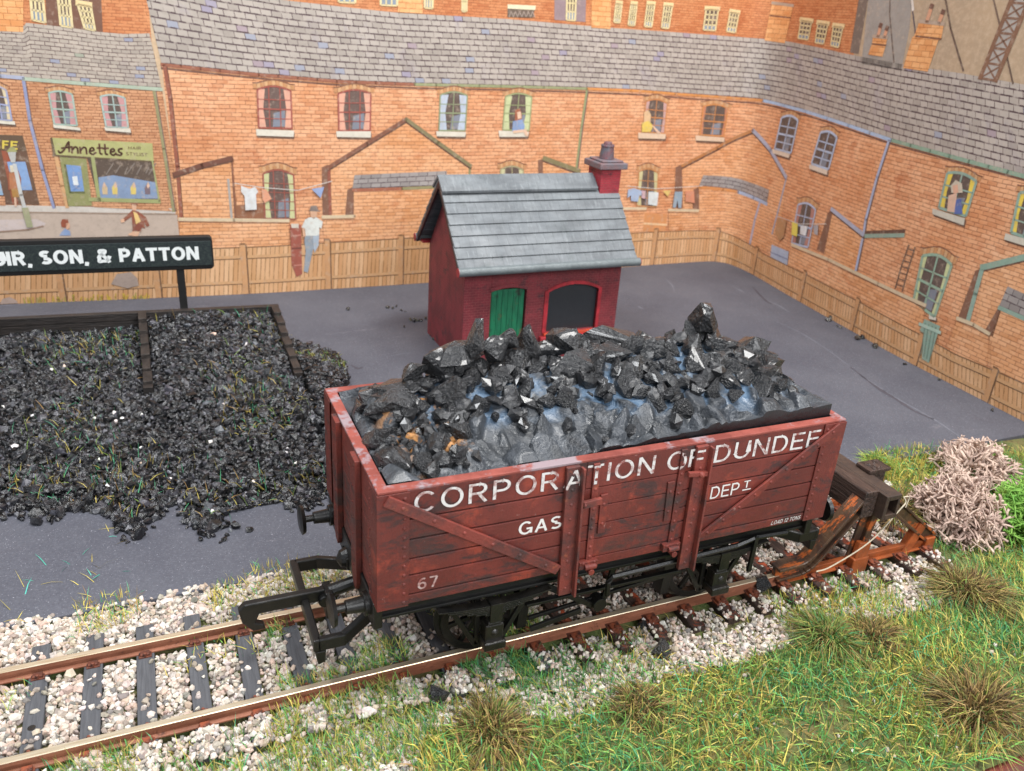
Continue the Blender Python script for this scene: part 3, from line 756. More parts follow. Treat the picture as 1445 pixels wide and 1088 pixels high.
load = empty('coal_load', (0, 0, 0))
tag(load, 'heaped load of glossy black coal lumps set in blue grey glue inside the red wagon', 'coal load')
XA, XB, YA, YB = .17, L - .17, -HW + .17, HW - .17
_seeds = np.stack([_lr.uniform(XA, XB, 270), _lr.uniform(YA, YB, 270)], 1); _tilt = np.clip(_lr.normal(0, .5, (270, 2)), -.75, .75); _lift = _lr.uniform(-.09, .11, 270)
def hump(x, y):
    u = np.clip((x - XA) / 1.6, 0, 1); e = np.clip((XB - x) / 1.3, 0, 1)
    prof = (u ** .6) * (e ** .7)
    yy = np.where(y > .35, np.clip((YB - y) / (YB - .35), 0, 1) ** .7, np.clip((y - YA) / (.35 - YA), 0, 1))
    s = yy * yy * (3 - 2 * yy)
    return Z1 - .03 + .60 * prof * s + .24 * np.clip((x - 2.6) / 3.4, 0, 1) * (1 - .35 * s)
def bed_h(x, y):
    p = np.stack([x, y], -1).reshape(-1, 2); d = np.linalg.norm(p[:, None] - _seeds[None], axis=2)
    # blocks stay blocky down the middle of the slope and shrink towards the rim
    i = d.argmin(1); dv = p - _seeds[i]; h = _lift[i] + (dv * _tilt[i]).sum(1)
    s = np.sort(d, 1); edge = np.clip((s[:, 1] - s[:, 0]) / .07, 0, 1)
    h = np.clip(h, -.12, .12) * edge - .08 * (1 - edge)
    crest = np.clip((hump(p[:, 0], p[:, 1]) - (Z1 + .22)) / .14, 0, 1); h = h * (1 - .55 * crest) - .05 * crest
    m = np.minimum.reduce([(p[:, 0] - XA) / .15, (XB - p[:, 0]) / .15, (p[:, 1] - YA) / .12, (YB - p[:, 1]) / .12]).clip(0, 1)
    return (hump(p[:, 0], p[:, 1]) + h * (.35 + .65 * m)).reshape(np.shape(x))
nx, ny = 300, 124
gx, gy = np.meshgrid(np.linspace(XA, XB, nx), np.linspace(YA, YB, ny), indexing='ij'); gz = bed_h(gx, gy)
k = np.ones(3) / 3
gz[1:-1] = (gz[:-2] + 4 * gz[1:-1] + gz[2:]) / 6
V = np.stack([gx, gy, gz], -1).reshape(-1, 3); I = np.arange(nx * ny).reshape(nx, ny)
F = np.stack([I[:-1, :-1], I[1:, :-1], I[1:, 1:], I[:-1, 1:]], -1).reshape(-1, 4)
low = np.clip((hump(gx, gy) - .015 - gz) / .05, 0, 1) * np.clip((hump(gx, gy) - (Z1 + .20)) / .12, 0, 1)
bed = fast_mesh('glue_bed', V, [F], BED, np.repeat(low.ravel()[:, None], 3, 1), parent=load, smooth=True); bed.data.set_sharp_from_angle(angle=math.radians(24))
SIDE = paint('black_load_side', '17181b', 0.35, 0.5, 0.2, 3, 0.02, 14)
m = MB()
ring = [(i, 0) for i in range(nx)] + [(nx - 1, j) for j in range(1, ny)] + [(i, ny - 1) for i in range(nx - 2, -1, -1)] + [(0, j) for j in range(ny - 2, 0, -1)]
vs = []
for i, j in ring:
    x, y, z = V[I[i, j]]; vs += [(x, y, Z0 + .2), (x, y, z)]
n = len(ring); m.add(vs, [(2 * i, 2 * ((i + 1) % n), 2 * ((i + 1) % n) + 1, 2 * i + 1) for i in range(n)]); m.build('load_side', SIDE, load)

def hit_load(x, y):
    d = ray(x, y); t = np.linspace(8, 26, 1400); P = CAM + d * (t / np.linalg.norm(d))[:, None]
    ok = (P[:, 0] > XA) & (P[:, 0] < XB) & (P[:, 1] > YA) & (P[:, 1] < YB)
    z = np.where(ok, hump(P[:, 0].clip(XA, XB), P[:, 1].clip(YA, YB)), -9); k = np.argmax(z > P[:, 2])
    if not (z > P[:, 2]).any():
        Q = on_y(x, y, .55)
        if Q[0] > XB - .25:      # keep the last lumps on the load
            Q = CAM + d * ((XB - .25 - CAM[0]) / d[0]); Q[1] = np.clip(Q[1], -.2, 1.1); Q[2] = min(Q[2], float(hump(Q[0], Q[1])) + .12)
        return Q, True
    return P[k], False
BIG = [(565, 541, 35, 10), (552, 583, 27, 1), (516, 571, 17, 2), (543, 620, 24, 3), (560, 655, 30, 4), (593, 656, 15, 5), (590, 574, 14, 6), (642, 497, 32, 11), (697, 489, 19, 8), (670, 480, 15, 9),
       (629, 527, 21, 0), (651, 558, 28, 1), (618, 563, 14, 2), (670, 530, 13, 3), (656, 516, 13, 4), (678, 514, 12, 5), (706, 533, 17, 6), (692, 549, 13, 7), (678, 569, 14, 8), (645, 583, 13, 9), (728, 503, 27, 0),
       (731, 549, 18, 1), (673, 592, 11, 2), (645, 613, 20, 3), (876, 475, 37, 12), (992, 452, 19, 4), (980, 477, 16, 5), (1005, 475, 17, 6), (1024, 491, 14, 7), (1039, 497, 12, 8), (1057, 490, 19, 9), (1076, 511, 19, 0),
       (925, 492, 23, 1), (894, 496, 20, 2), (866, 503, 21, 3), (977, 496, 15, 4), (983, 519, 17, 5), (1006, 514, 19, 6), (1032, 520, 13, 7), (963, 533, 27, 10), (1005, 553, 12, 9), (1027, 539, 14, 0), (1069, 549, 19, 1),
       (1077, 530, 13, 2), (1117, 533, 15, 3), (1104, 522, 9, 4), (1099, 545, 10, 5), (927, 568, 13, 6), (905, 555, 12, 7), (949, 556, 12, 8), (963, 580, 14, 9), (880, 541, 20, 0), (850, 525, 22, 1), (925, 536, 14, 2),
       (944, 516, 13, 3), (897, 524, 15, 4), (818, 521, 28, 5), (850, 549, 16, 6), (795, 484, 19, 7), (770, 497, 19, 8), (745, 487, 16, 9), (735, 535, 16, 0), (767, 562, 12, 1), (797, 571, 13, 2), (757, 518, 15, 3),
       (838, 497, 15, 4), (820, 487, 14, 5), (905, 478, 13, 6), (947, 490, 14, 7), (783, 520, 16, 8), (717, 480, 13, 2), (1090, 522, 13, 6), (1045, 512, 12, 3), (1050, 533, 12, 4), (1010, 492, 13, 9), (700, 515, 13, 1),
       (610, 512, 18, 8), (600, 545, 14, 3), (587, 527, 15, 7), (660, 545, 12, 2), (912, 517, 12, 8), (870, 524, 12, 9), (790, 545, 13, 0), (1040, 561, 10, 1), (990, 540, 10, 3), (1085, 548, 9, 7), (580, 625, 12, 5), (620, 590, 10, 1)]
for x, y, r, k in BIG:
    P, over = hit_load(x, y)
    dist = np.linalg.norm(P - CAM); R = r * dist / FPX
    o = link('lump', LUMPS[k], load); s = R * (1.15 if k >= 10 else 1.55)
    d = (P - CAM) / dist
    o.location = (P + d * R * .25 - np.array([0, 0, R * .10])).tolist()
    flat = k >= 10
    o.rotation_euler = (RNG.uniform(-.35, .35), RNG.uniform(-.35, .35), RNG.uniform(-.6, .6)) if flat else RNG.uniform(0, 6.28, 3).tolist()
    o.scale = (s * RNG.uniform(.92, 1.12), s * RNG.uniform(.92, 1.08), s * RNG.uniform(.85, 1.05))
# far slope of the load, seen only from further round
for _ in range(11):
    x, y = RNG.uniform(.6, 7.0), RNG.uniform(.8, 1.3)
    o = link('lump', LUMPS[RNG.integers(0, 10)], load); s = RNG.uniform(.13, .24); o.scale = (s, s, s); o.rotation_euler = RNG.uniform(0, 6.28, 3).tolist()
    o.location = (x, y, float(hump(np.array(x), np.array(y))) + s * .2)

# small coal filling the gaps between the lumps
n = 420; x = RNG.uniform(.35, 7.15, n); y = RNG.uniform(-1.25, 1.25, n); k = (y > -.55 + .25 * np.sin(2.2 * x)) | (RNG.uniform(size=n) < .13) | (x < 1.4); x, y = x[k], y[k]
sz = RNG.uniform(.06, .15, len(x)); V, F, C = stones(np.stack([x, y, hump(x, y) + sz * .25], 1), sz, np.full((len(x), 3), .03), ICO1, .34, (.4, .9))
tag(fast_mesh('coal_chips', V, [F], COAL, parent=load), kind='stuff')

# loose lumps dropped beside the line
def ground_h(x, y):
    x = np.asarray(x, float); y = np.asarray(y, float)
    return np.where(y > 2.18, ZY, np.where(y > -1.7, -.30, -.30 + .10 * np.clip((-1.7 - y) / 1.5, 0, 1)) + .035 * np.sin(1.7 * x + .6) * np.sin(2.1 * y) * (np.abs(y) > 1.7))
loose = [(618, 988, 17, 3, 'single black coal lump lying in the grass below the wagon\'s left wheel'), (931, 918, 16, 5, 'black coal lump on pale ballast in front of the near rail'),
         (1076, 832, 14, 1, 'shiny coal lump resting on a sleeper beside the buffer stop'), (907, 883, 7, 2, 'tiny coal piece lying against a brown sleeper end')]
for x, y, r, k, lab in loose:
    P = on_z(x, y, -.2); R = r * np.linalg.norm(P - CAM) / FPX
    z = ZY + .02 if abs(P[1]) < 1.65 else float(ground_h(P[0], P[1]))
    o = link('coal_lump', LUMPS[k]); o.scale = (R, R, R * 1.05); o.rotation_euler = (.4 * k, .7, k); o.location = (P[0], P[1], z + R * .75)
    tag(o, lab, 'coal lump', 'loose coal lumps by the track')

# ------------------------------------------------------------------ brick hut
def brick_red(name, c1, c2, c3, w=.17, h=.075, axis='box'):
    t = NT(name, 0.55, 0.4); v = t.obj(); sp = t.n('ShaderNodeSeparateXYZ'); t.l(v, sp.inputs[0])
    u = t.math('ADD', sp.outputs[0], sp.outputs[1]); cb = t.n('ShaderNodeCombineXYZ'); t.l(u, cb.inputs[0]); t.l(sp.outputs[2], cb.inputs[1])
    b = t.n('ShaderNodeTexBrick'); b.inputs['Scale'].default_value = 1.0; b.inputs['Brick Width'].default_value = w; b.inputs['Row Height'].default_value = h; b.inputs['Mortar Size'].default_value = .008; b.inputs['Mortar Smooth'].default_value = .3
    t.l(cb.outputs[0], b.inputs['Vector'])
    a = t.mix(t.step(t.noise(v, 1.5, 6, .65), .40, .62), lin(c1), lin(c2))
    a = t.mix(t.math('MULTIPLY', t.step(t.noise(v, 2.4, 6, .7, .3), .56, .64), .85), a, lin(c3))
    a = t.mix(t.math('MULTIPLY', t.step(t.noise(v, 4.5, 6, .7), .62, .70), .6), a, lin('b0424a'))
    a = t.mix(t.math('MULTIPLY', b.outputs['Fac'], .6), a, lin('9a5654'))
    t.color(a)
    t.bump(t.math('SUBTRACT', t.math('MULTIPLY', t.noise(v, 12, 4), .25), b.outputs['Fac']), .03, .9); return t.m
HB = brick_red('dark_red_brick', '86323a', '66282f', '3f2a2f')
hut = empty('brick_hut', (5.336, 9.864, ZY), math.radians(.71))
tag(hut, 'small dark red brick hut with grey slate roof and green door in the yard', 'hut')
WX, DP, EV, RG = 4.83, 2.96, 2.82, 4.88
m = MB()   # front wall with its two openings: jambs, lintels and reveals
t_ = .16
def arch(x0, x1, zs, zt, n=10):
    return [(x0 + (x1 - x0) * i / n, zs + (zt - zs) * math.sin(math.pi * i / n) ** .8) for i in range(n + 1)]
DX0, DX1, DZ = .79, 1.86, 2.26; WX0, WX1, WZ0, WZ1, WZT = 2.54, 4.14, .88, 2.09, 2.28
m.box((0, 0, 0), (DX0, t_, EV)); m.box((DX1, 0, 0), (WX0, t_, EV)); m.box((WX1, 0, 0), (WX, t_, EV)); m.box((WX0, 0, 0), (WX1, t_, WZ0))
A = arch(DX0, DX1, DZ - .06, DZ + .04); m.prism(A + [(DX1, EV), (DX0, EV)], lambda p, t: (p[0], t, p[1]), 0, t_)
A = arch(WX0, WX1, WZ1, WZT); m.prism(A + [(WX1, EV), (WX0, EV)], lambda p, t: (p[0], t, p[1]), 0, t_)
G = [(t_, 0), (DP, 0), (DP, EV), (DP / 2, RG - .08), (t_, EV + .08)]
for x0, x1 in ((0, t_), (WX - t_, WX)): m.prism(G, lambda p, t: (t, p[0], p[1]), x0, x1)
m.box((t_, DP - t_, 0), (WX - t_, DP, EV - .05))
m.build('brick_wall', HB, hut, bevel=.012)
GREEN = NT('green_door_paint', .42, .45); v = GREEN.obj()
g_ = GREEN.noise(GREEN.scale(v, (5, 5, .8)), 2.0, 6, .7)
a_ = GREEN.mix(GREEN.step(g_, .38, .62), lin('1f7350'), lin('185a40')); a_ = GREEN.mix(GREEN.step(GREEN.noise(v, 2.6, 6, .7), .58, .66), a_, lin('26362a')); a_ = GREEN.mix(GREEN.math('MULTIPLY', GREEN.step(GREEN.noise(v, 3.7, 6, .7), .60, .66), .7), a_, lin('6a4a2c'))
GREEN.color(a_).bump(g_, .015, .7)
m = MB()
for i in range(6):
    a = DX0 + .04 + (DX1 - DX0 - .08) * i / 6; b = DX0 + .04 + (DX1 - DX0 - .08) * (i + 1) / 6; m.box((a + .004, .07, .02), (b - .004, .12, DZ - .02))
m.box((DX0 + .03, .09, .02), (DX1 - .03, .13, DZ - .02)); m.build('door', GREEN.m, hut, bevel=.006)
REDF = paint('red_frame_paint', 'b8323c', .45, .45, .15, 3, .012, 20, c2='7a2228'); ORNG = paint('orange_red_sill_paint', 'cc5030', .45, .45, .12, 3, .012, 20, c2='8d2c2c')
m = MB(); A = arch(WX0, WX1, WZ1, WZT); B = arch(WX0 - .12, WX1 + .10, WZ1 + .02, WZT + .10)
n = len(A); f_ = [(A[0][0], WZ0)] + A + [(A[-1][0], WZ0)]; g2 = [(B[0][0], WZ0)] + B + [(B[-1][0], WZ0)]
vs = []; 
for (a, b) in zip(f_, g2): vs += [(a[0], -.03, a[1]), (b[0], -.03, b[1]), (a[0], .10, a[1]), (b[0], .002, b[1])]
fs = []
for i in range(len(f_) - 1):
    p, q = 4 * i, 4 * (i + 1); fs += [(p, q, q + 1, p + 1), (p, p + 2, q + 2, q), (p + 1, q + 1, q + 3, p + 3)]
m.add(vs, fs); win = m.build('window', REDF, hut)
m = MB(); m.prism([(WX0 + .005, WZ0 + .004)] + [(WX1 - .005, WZ0 + .004)] + [(p[0], p[1] - .004) for p in A[::-1]], lambda p, t: (p[0], t, p[1]), .09, .12)
GL = paint('dark_window_glazing', '2c2f33', .35, .5, .06, 5, .004, 20); m.build('pane', GL, win)
m = MB(); m.box((2.33, -.16, .66), (4.31, -.002, .79)); m.build('window_sill', REDF, hut, bevel=.02)
m = MB(); m.box((2.46, -.10, .794), (4.22, .07, .872)); m.build('window_sill', ORNG, hut, bevel=.012)
m = MB(); A = arch(DX0 - .02, DX1 + .02, DZ - .05, DZ + .05); B = arch(DX0 - .06, DX1 + .06, DZ + .05, DZ + .15)
vs = []
for a, b in zip(A, B): vs += [(a[0], -.025, a[1]), (b[0], -.025, b[1]), (a[0], .02, a[1]), (b[0], .001, b[1])]
m.add(vs, [q for i in range(len(A) - 1) for q in ((4 * i, 4 * i + 4, 4 * i + 5, 4 * i + 1), (4 * i, 4 * i + 2, 4 * i + 6, 4 * i + 4), (4 * i + 1, 4 * i + 5, 4 * i + 7, 4 * i + 3))]); m.build('door_arch', HB, hut)
m = MB()
for z, a, b in ((EV - .05, .02, WX - .02),): m.box((a, -.03, z - .06), (b, -.002, z + .04))
m.build('eaves_band', HB, hut, bevel=.01)
def slate_mat():
    t = NT('grey_green_slate', .4, .5); v = t.obj()
    a = t.mix(t.step(t.noise(t.scale(v, (.7, 2, 2)), 1.6, 6, .65), .36, .64), lin('595d61'), lin('6e7377'))
    s = t.noise(t.scale(v, (6, 1.2, 1.2)), 2.2, 6, .7, .3); a = t.mix(t.math('MULTIPLY', t.step(s, .55, .70), .55), a, lin('8a8f92'))
    a = t.mix(t.math('MULTIPLY', t.step(t.noise(v, 1.9, 6, .7), .58, .68), .6), a, lin('4c5354'))
    sp = t.n('ShaderNodeSeparateXYZ'); t.l(v, sp.inputs[0])
    ro = t.math('FLOOR', t.math('MULTIPLY', sp.outputs[2], 4.3)); fx = t.math('FRACT', t.math('ADD', t.math('MULTIPLY', sp.outputs[0], 3.6), t.math('MULTIPLY', ro, .5)))
    ln = t.math('LESS_THAN', fx, .05)
    t.color(t.mix(t.math('MULTIPLY', ln, .35), a, lin('454c4d'))); t.bump(t.math('ADD', s, t.math('MULTIPLY', ln, -.6)), .012, .7)
    t.l(t.ramp(t.noise(v, 1.3, 5), [(.35, (.40,) * 3 + (1,)), (.65, (.65,) * 3 + (1,))]), t.b.inputs['Roughness']); return t.m
SL = slate_mat()
YE, ZE = -.33, 2.95     # eaves line of the front slope
m = MB(); nrow = 8
for sgn in (1, -1):
    def Q(t, lift):
        y = YE + (DP / 2 - YE) * t; z = ZE + (RG + .10 - ZE) * t
        nrm = np.array([-(RG + .10 - ZE), (DP / 2 - YE)]); nrm /= np.linalg.norm(nrm)
        y += nrm[0] * lift; z += nrm[1] * lift
        return (y if sgn > 0 else DP - y), z
    for i in range(nrow):
        a, b = i / nrow * .97, (i + 1) / nrow * .97 + .03
        pts = [Q(a, -.02), Q(a, .065), Q(b, .02), Q(b, -.04)]
        if sgn < 0: pts = pts[::-1]
        m.prism(pts, lambda p, t: (t, p[0], p[1]), -.30 + RNG.uniform(-.008, .008), WX + .28 + RNG.uniform(-.008, .008))
m.build('slate_roof', SL, hut, bevel=.008)
m = MB()
for sgn in (1, -1):
    pts = [(DP / 2 - sgn * .40, RG - .21), (DP / 2 - sgn * .41, RG - .14), (DP / 2, RG + .22), (DP / 2, RG + .12)]
    m.prism(pts if sgn > 0 else pts[::-1], lambda p, t: (t, p[0], p[1]), -.325, 4.40)
m.build('ridge_cover', SL, hut, bevel=.008)
GUT = paint('chipped_grey_gutter', '6f7678', .42, .5, .12, 2.5, .02, 12, c2='5f6668')
for y in (YE - .03, DP - YE + .03):
    m = MB(); m.cyl((-.34, y, ZE - .02), (WX + .34, y, ZE - .02), .115, 14); o_ = m.build('gutter', GUT, hut, smooth=True)
    m = MB()
    for x in (-.345, WX + .335): m.cyl((x, y, ZE - .02), (x + .01, y, ZE - .02), .12, 14)
    m.build('gutter_end', REDF, o_)
for y0, y1 in ((YE + .04, -.004), (DP + .004, DP - YE - .04)):
    m = MB(); m.box((-.20, y0, ZE - .12), (WX + .22, y1, ZE - .04)); m.build('soffit', REDF, hut, bevel=.01)
BRG = paint('black_bargeboard', '2a2022', .5, .4, .15, 3, .01, 20, c2='4a2428')
for x in (-.296, WX + .22):
    for sgn in (1, -1):
        m = MB(); f = (lambda y: y) if sgn > 0 else (lambda y: DP - y)
        pts = [(f(YE + .02), ZE - .14), (f(YE + .02), ZE - .03), (f(DP / 2), RG + .05), (f(DP / 2), RG - .12)]
        m.prism(pts, lambda p, t: (t, p[0], p[1]), x, x + .06); m.build('bargeboard', BRG, hut, bevel=.008)
HCH = brick_red('chimney_brick', 'b23844', '8a2c38', '3a2833', .15, .07)
m = MB(); m.box((4.46, DP / 2 - .42, RG - .80), (5.10, DP / 2 + .36, 5.26)); ch = m.build('chimney', HCH, hut, bevel=.012)
CAPM = paint('chipped_chimney_cap', '6a686f', .5, .4, .15, 3.2, .03, 9, c2='7d5a5a')
m = MB(); m.box((4.34, DP / 2 - .54, 5.262), (5.24, DP / 2 + .48, 5.44)); m.box((4.44, DP / 2 - .44, 5.44), (5.14, DP / 2 + .38, 5.50)); m.build('chimney_cap', CAPM, ch, bevel=.035)
POT = paint('grey_chimney_pot', '565b63', .45, .45, .12, 4, .02, 14, c2='74464a')
m = MB(); m.cyl((4.78, DP / 2 - .05, 5.502), (4.78, DP / 2 - .05, 5.84), .22, 18, .18); m.cyl((4.78, DP / 2 - .05, 5.84), (4.78, DP / 2 - .05, 5.90), .20, 18, .19); m.cyl((4.78, DP / 2 - .05, 5.90), (4.78, DP / 2 - .05, 5.97), .13, 18, .11); m.build('chimney_pot', POT, ch, bevel=.012)

# ------------------------------------------------------------------ coal bunker
TIM = wood('black_brown_timber', '1f1c1b', '332c29', .5, (1.2, 1.2, 10), .03); TIMP = wood('grey_brown_timber', '241f1d', '3b3430', .55, (5, 1.2, 5), .03)
bunk = empty('coal_bunker')
tag(bunk, 'dark timber coal bunker with stepped sleeper partitions, filled with coal', 'coal bunker')
BKA, BKB = np.array([-9.0, 13.62]), np.array([.92, 12.98])
bd = (BKB - BKA) / np.linalg.norm(BKB - BKA); bn = np.array([-bd[1], bd[0]])
m = MB()
for i in range(5):
    z0 = ZY + .23 * i; p = BKA + bn * (.10 + RNG.uniform(-.01, .01)); q = BKB + bn * (.10 + RNG.uniform(-.01, .01))
    m.beam((p[0], p[1], z0 + .115), (q[0], q[1], z0 + .115), .19, .222)
m.build('back_wall', TIM, bunk, bevel=.014)
for px_, ylist in ((.80, True), (-2.65, True), (-6.2, True)):
    m = MB(); yb = 13.03 - (px_ - .8) * .0645
    steps = 6; y1 = 9.42
    for i in range(steps):
        a = yb - (yb - y1) * i / steps; b = yb - (yb - y1) * (i + 1) / steps; zt = .92 - .085 * i
        m.box((px_ - .10 + RNG.uniform(-.012, .012), b + .006, ZY), (px_ + .10 + RNG.uniform(-.012, .012), a - .006, zt + RNG.uniform(-.015, .015)))
    m.build('partition', TIMP, bunk, bevel=.014)
    m = MB(); m.box((px_ - .11, y1 - .20, ZY), (px_ + .11, y1 - .002, .44)); m.build('end_post', TIM, bunk, bevel=.014)
settle(bunk, (-2.65, 11.5, ZY))

# ------------------------------------------------------------------ merchant's sign
SB = paint('black_sign_board', '1d1c1c', .5, .4, .1, 4, .006, 30); SF = NT('green_black_sign_face', .7, .3); v = SF.obj()
n_ = SF.noise(v, 30, 3, .7); SF.color(SF.mix(SF.step(n_, .45, .7), lin('20272a'), lin('39433f'))).bump(n_, .008, .5)
sign = empty('merchant_sign', (-3.6, 13.45, ZY), math.radians(-3.0)); 
tag(sign, 'long black name board with white capitals on thin posts behind the coal bunker', 'sign')
def rr(x0, x1, z0, z1, r, n=6):
    out = []
    for cx, cz, a0 in ((x1 - r, z0 + r, -90), (x1 - r, z1 - r, 0), (x0 + r, z1 - r, 90), (x0 + r, z0 + r, 180)):
        out += [(cx + r * math.cos(math.radians(a0 + 90 * i / n)), cz + r * math.sin(math.radians(a0 + 90 * i / n))) for i in range(n + 1)]
    return out
m = MB(); m.prism(rr(-4.1, 2.90, 2.25, 3.16, .12), lambda p, t: (p[0], t, p[1]), -.06, .16); m.build('back_board', SB, sign, bevel=.02)
m = MB(); m.prism(rr(-4.05, 2.86, 2.38, 3.04, .03), lambda p, t: (p[0], t, p[1]), -.115, -.062); m.build('front_board', SF.m, sign, bevel=.006)
SW = paint('sign_white', 'dfe3e2', .6, .3, .03, 8)
def sign_text(s, x0, x1, z, h):
    v, f, lv = text_mesh(s, .042, .50); w = v[:, 0].max(); me = bpy.data.meshes.new('lettering')
    me.from_pydata([(x0 + a / w * (x1 - x0), -.119 - .0007 * k, z + b * h) for (a, b), k in zip(v, lv)], [], f); me.materials.append(SW); link('lettering', me, sign)
sign_text('MUIR, SON, & PATTON', -2.74, 2.53, 2.545, .36)
for x in (2.02, -3.3):
    m = MB(); m.beam((x, .02, 0), (x, .02, 2.3), .20, .10, (0, 1, 0)); m.build('post', SB, sign, bevel=.012)

# ------------------------------------------------------------------ heap of small coal in and before the bunker
def noise2(x, y, s, seed):
    r = np.random.default_rng(seed); a = 0
    for i in range(5):
        th = r.uniform(0, 6.28); f = s * r.uniform(.6, 1.7); a = a + np.sin(f * (x * math.cos(th) + y * math.sin(th)) + r.uniform(0, 6.28))
    return a / 5
GR = attr_mat('coal_grains', .26, .7, .02, 30, .5, 12)
front = np.array([on_z(x, y, ZY)[:2] for x, y in ((-60, 700), (0, 706), (50, 714), (130, 724), (165, 735), (195, 740), (232, 702), (255, 700), (262, 738), (300, 735), (330, 722), (380, 712), (420, 702), (462, 690))])
front = front[np.argsort(front[:, 0])]
spill = np.array([on_z(x, y, ZY)[:2] for x, y in ((462, 690), (474, 620), (482, 560), (494, 540), (486, 512), (462, 494), (430, 486), (412, 480))])
def yfront(x): return np.interp(x, front[:, 0], front[:, 1])
def heap_h(x, y):
    yf = yfront(x); yb = 13.0 - (x - .8) * .0645
    t = np.clip((y - yf) / (yb - yf), 0, 1)
    top = np.where(x > -2.65, .97, .62) * (1 - .10 * np.clip(np.abs(x + .9) / 1.8, 0, 1.4) * (x > -2.65))
    h = ZY + top * (1.25 * t ** 1.35 * (1 - .25 * t)) + .10 * np.clip(t / .08, 0, 1)
    h = h + .05 * np.sin(2.3 * x + 1.1 * y) * np.sin(1.7 * y - x) * np.clip(t * 4, 0, 1)
    # the apron in front of the partitions sinks a little, and the mound outside the right partition is low
    out = x > .92
    e = np.clip((2.25 - x) / 1.2, 0, 1)
    h = np.where(out, ZY + .05 + .62 * e * np.clip((y - 5.4) / 3, 0, 1) * np.clip((11.6 - y) / 1.4, 0, 1), h)
    return h
def heap_mask(x, y):
    yb = 12.98 - (x - .8) * .0645
    a = (x < .95) & (y > yfront(x)) & (y < yb)
    poly = np.vstack([spill, [[.8, 11.3], [.8, 5.5]]])
    return a | inside(poly, x, y)
n = 60000
x = RNG.uniform(-8.5, 2.6, n); y = RNG.uniform(3.8, 13.5, n)
k = heap_mask(x, y) & ~((np.abs(x + 2.65) < .13) & (y > 9.25)) & ~((np.abs(x - .80) < .13) & (y > 9.25)) & (RNG.uniform(size=n) < np.where(x < -6, .25, 1))
x, y = x[k][:23000], y[k][:23000]; n = len(x)
xs = RNG.uniform(-6.2, 1.9, 1500); ys = yfront(xs) - np.abs(RNG.normal(0, .28, 1500)) + .05; kk = (noise2(xs, ys, 2.2, 61) > .0) & (ys > 3.0); x = np.concatenate([x, xs[kk]]); y = np.concatenate([y, ys[kk]]); n = len(x)
sz = np.where(RNG.uniform(size=n) < .10, RNG.uniform(.08, .125, n), RNG.uniform(.036, .074, n))
z = heap_h(x, y) + RNG.uniform(-.01, .07, n)
thin = (z < ZY + .12)
z = np.where(thin, ZY + sz * .5, z)
V, F, C = stones(np.stack([x, y, z], 1), sz, pick([('1b1b1e', 5), ('2c2c30', 4), ('4a4a50', 1.5), ('121213', 3)], n, .3), jit=.38, flat=(.35, .9))
# the dark mass under the grains
gx, gy = np.meshgrid(np.linspace(-9, 2.5, 150), np.linspace(3.9, 13.6, 120), indexing='ij')
mk = heap_mask(gx.ravel(), gy.ravel()).reshape(gx.shape); gz = np.where(mk, heap_h(gx, gy) - .06, ZY - .06)
V2 = np.stack([gx, gy, gz], -1).reshape(-1, 3); I = np.arange(gx.size).reshape(gx.shape)
F2 = np.stack([I[:-1, :-1], I[1:, :-1], I[1:, 1:], I[:-1, 1:]], -1).reshape(-1, 4); keep = mk.ravel()[F2].any(1); F2 = F2[keep]
o = fast_mesh('coal_heap', np.vstack([V, V2]), [F, F2 + len(V)], GR, np.vstack([C, np.full((len(V2), 3), .012)]))
tag(o, 'heap of fine black coal spilling out of the timber bunker onto the yard', 'coal heap', kind='stuff')

# white chips lying on the coal
BAL = attr_mat('ballast_stone', .75, .3, .012, 26, .35, 16)
WPAL = [('c9beb3', 6), ('d8d0c6', 4), ('bdaa9a', 3), ('a2968a', 3), ('827d77', 2), ('c4ae9f', 1.8)]
px = [(296 / 4, 523), (373 / 4, 517), (358 / 4, 536), (601 / 4, 589), (655 / 4, 595), (690 / 4, 594), (645 / 4, 583), (534 / 4, 592), (793 / 4, 585), (185 / 4, 587), (220 / 4, 584), (20 / 4, 575), (85 / 4, 631), (1204 / 4, 473), (1043 / 4, 482), (985 / 4, 464),
      (1390 / 4, 486), (1395 / 4, 524), (1090 / 4, 545), (1063 / 4, 561), (1258 / 4, 571), (1192 / 4, 625), (1178 / 4, 638), (800 / 4, 632), (560 / 4, 649), (797 / 4, 654), (605 / 4, 668), (163 / 4, 657), (606 / 4, 688), (1200 / 4, 721), (440, 564), (405, 640), (406, 635), (420, 654), (447, 665), (320, 463), (1430 / 4, 681), (960 / 4, 676)]
P = []
for a, b in px:
    d = ray(a, b); t = np.linspace(12, 30, 900); Q = CAM + d * (t / np.linalg.norm(d))[:, None]
    k = np.argmax(heap_h(Q[:, 0], Q[:, 1]) + .04 > Q[:, 2]); P.append(Q[k])
P = np.array(P); n = len(P)
V, F, C = stones(P, RNG.uniform(.05, .092, n), pick([('efe8e2', 5), ('e2c9b4', 1)], n, .05))
tag(fast_mesh('stone_chips', V, [F], BAL, C), 'few white stone chips strewn over the black coal', 'stone chips', kind='stuff')

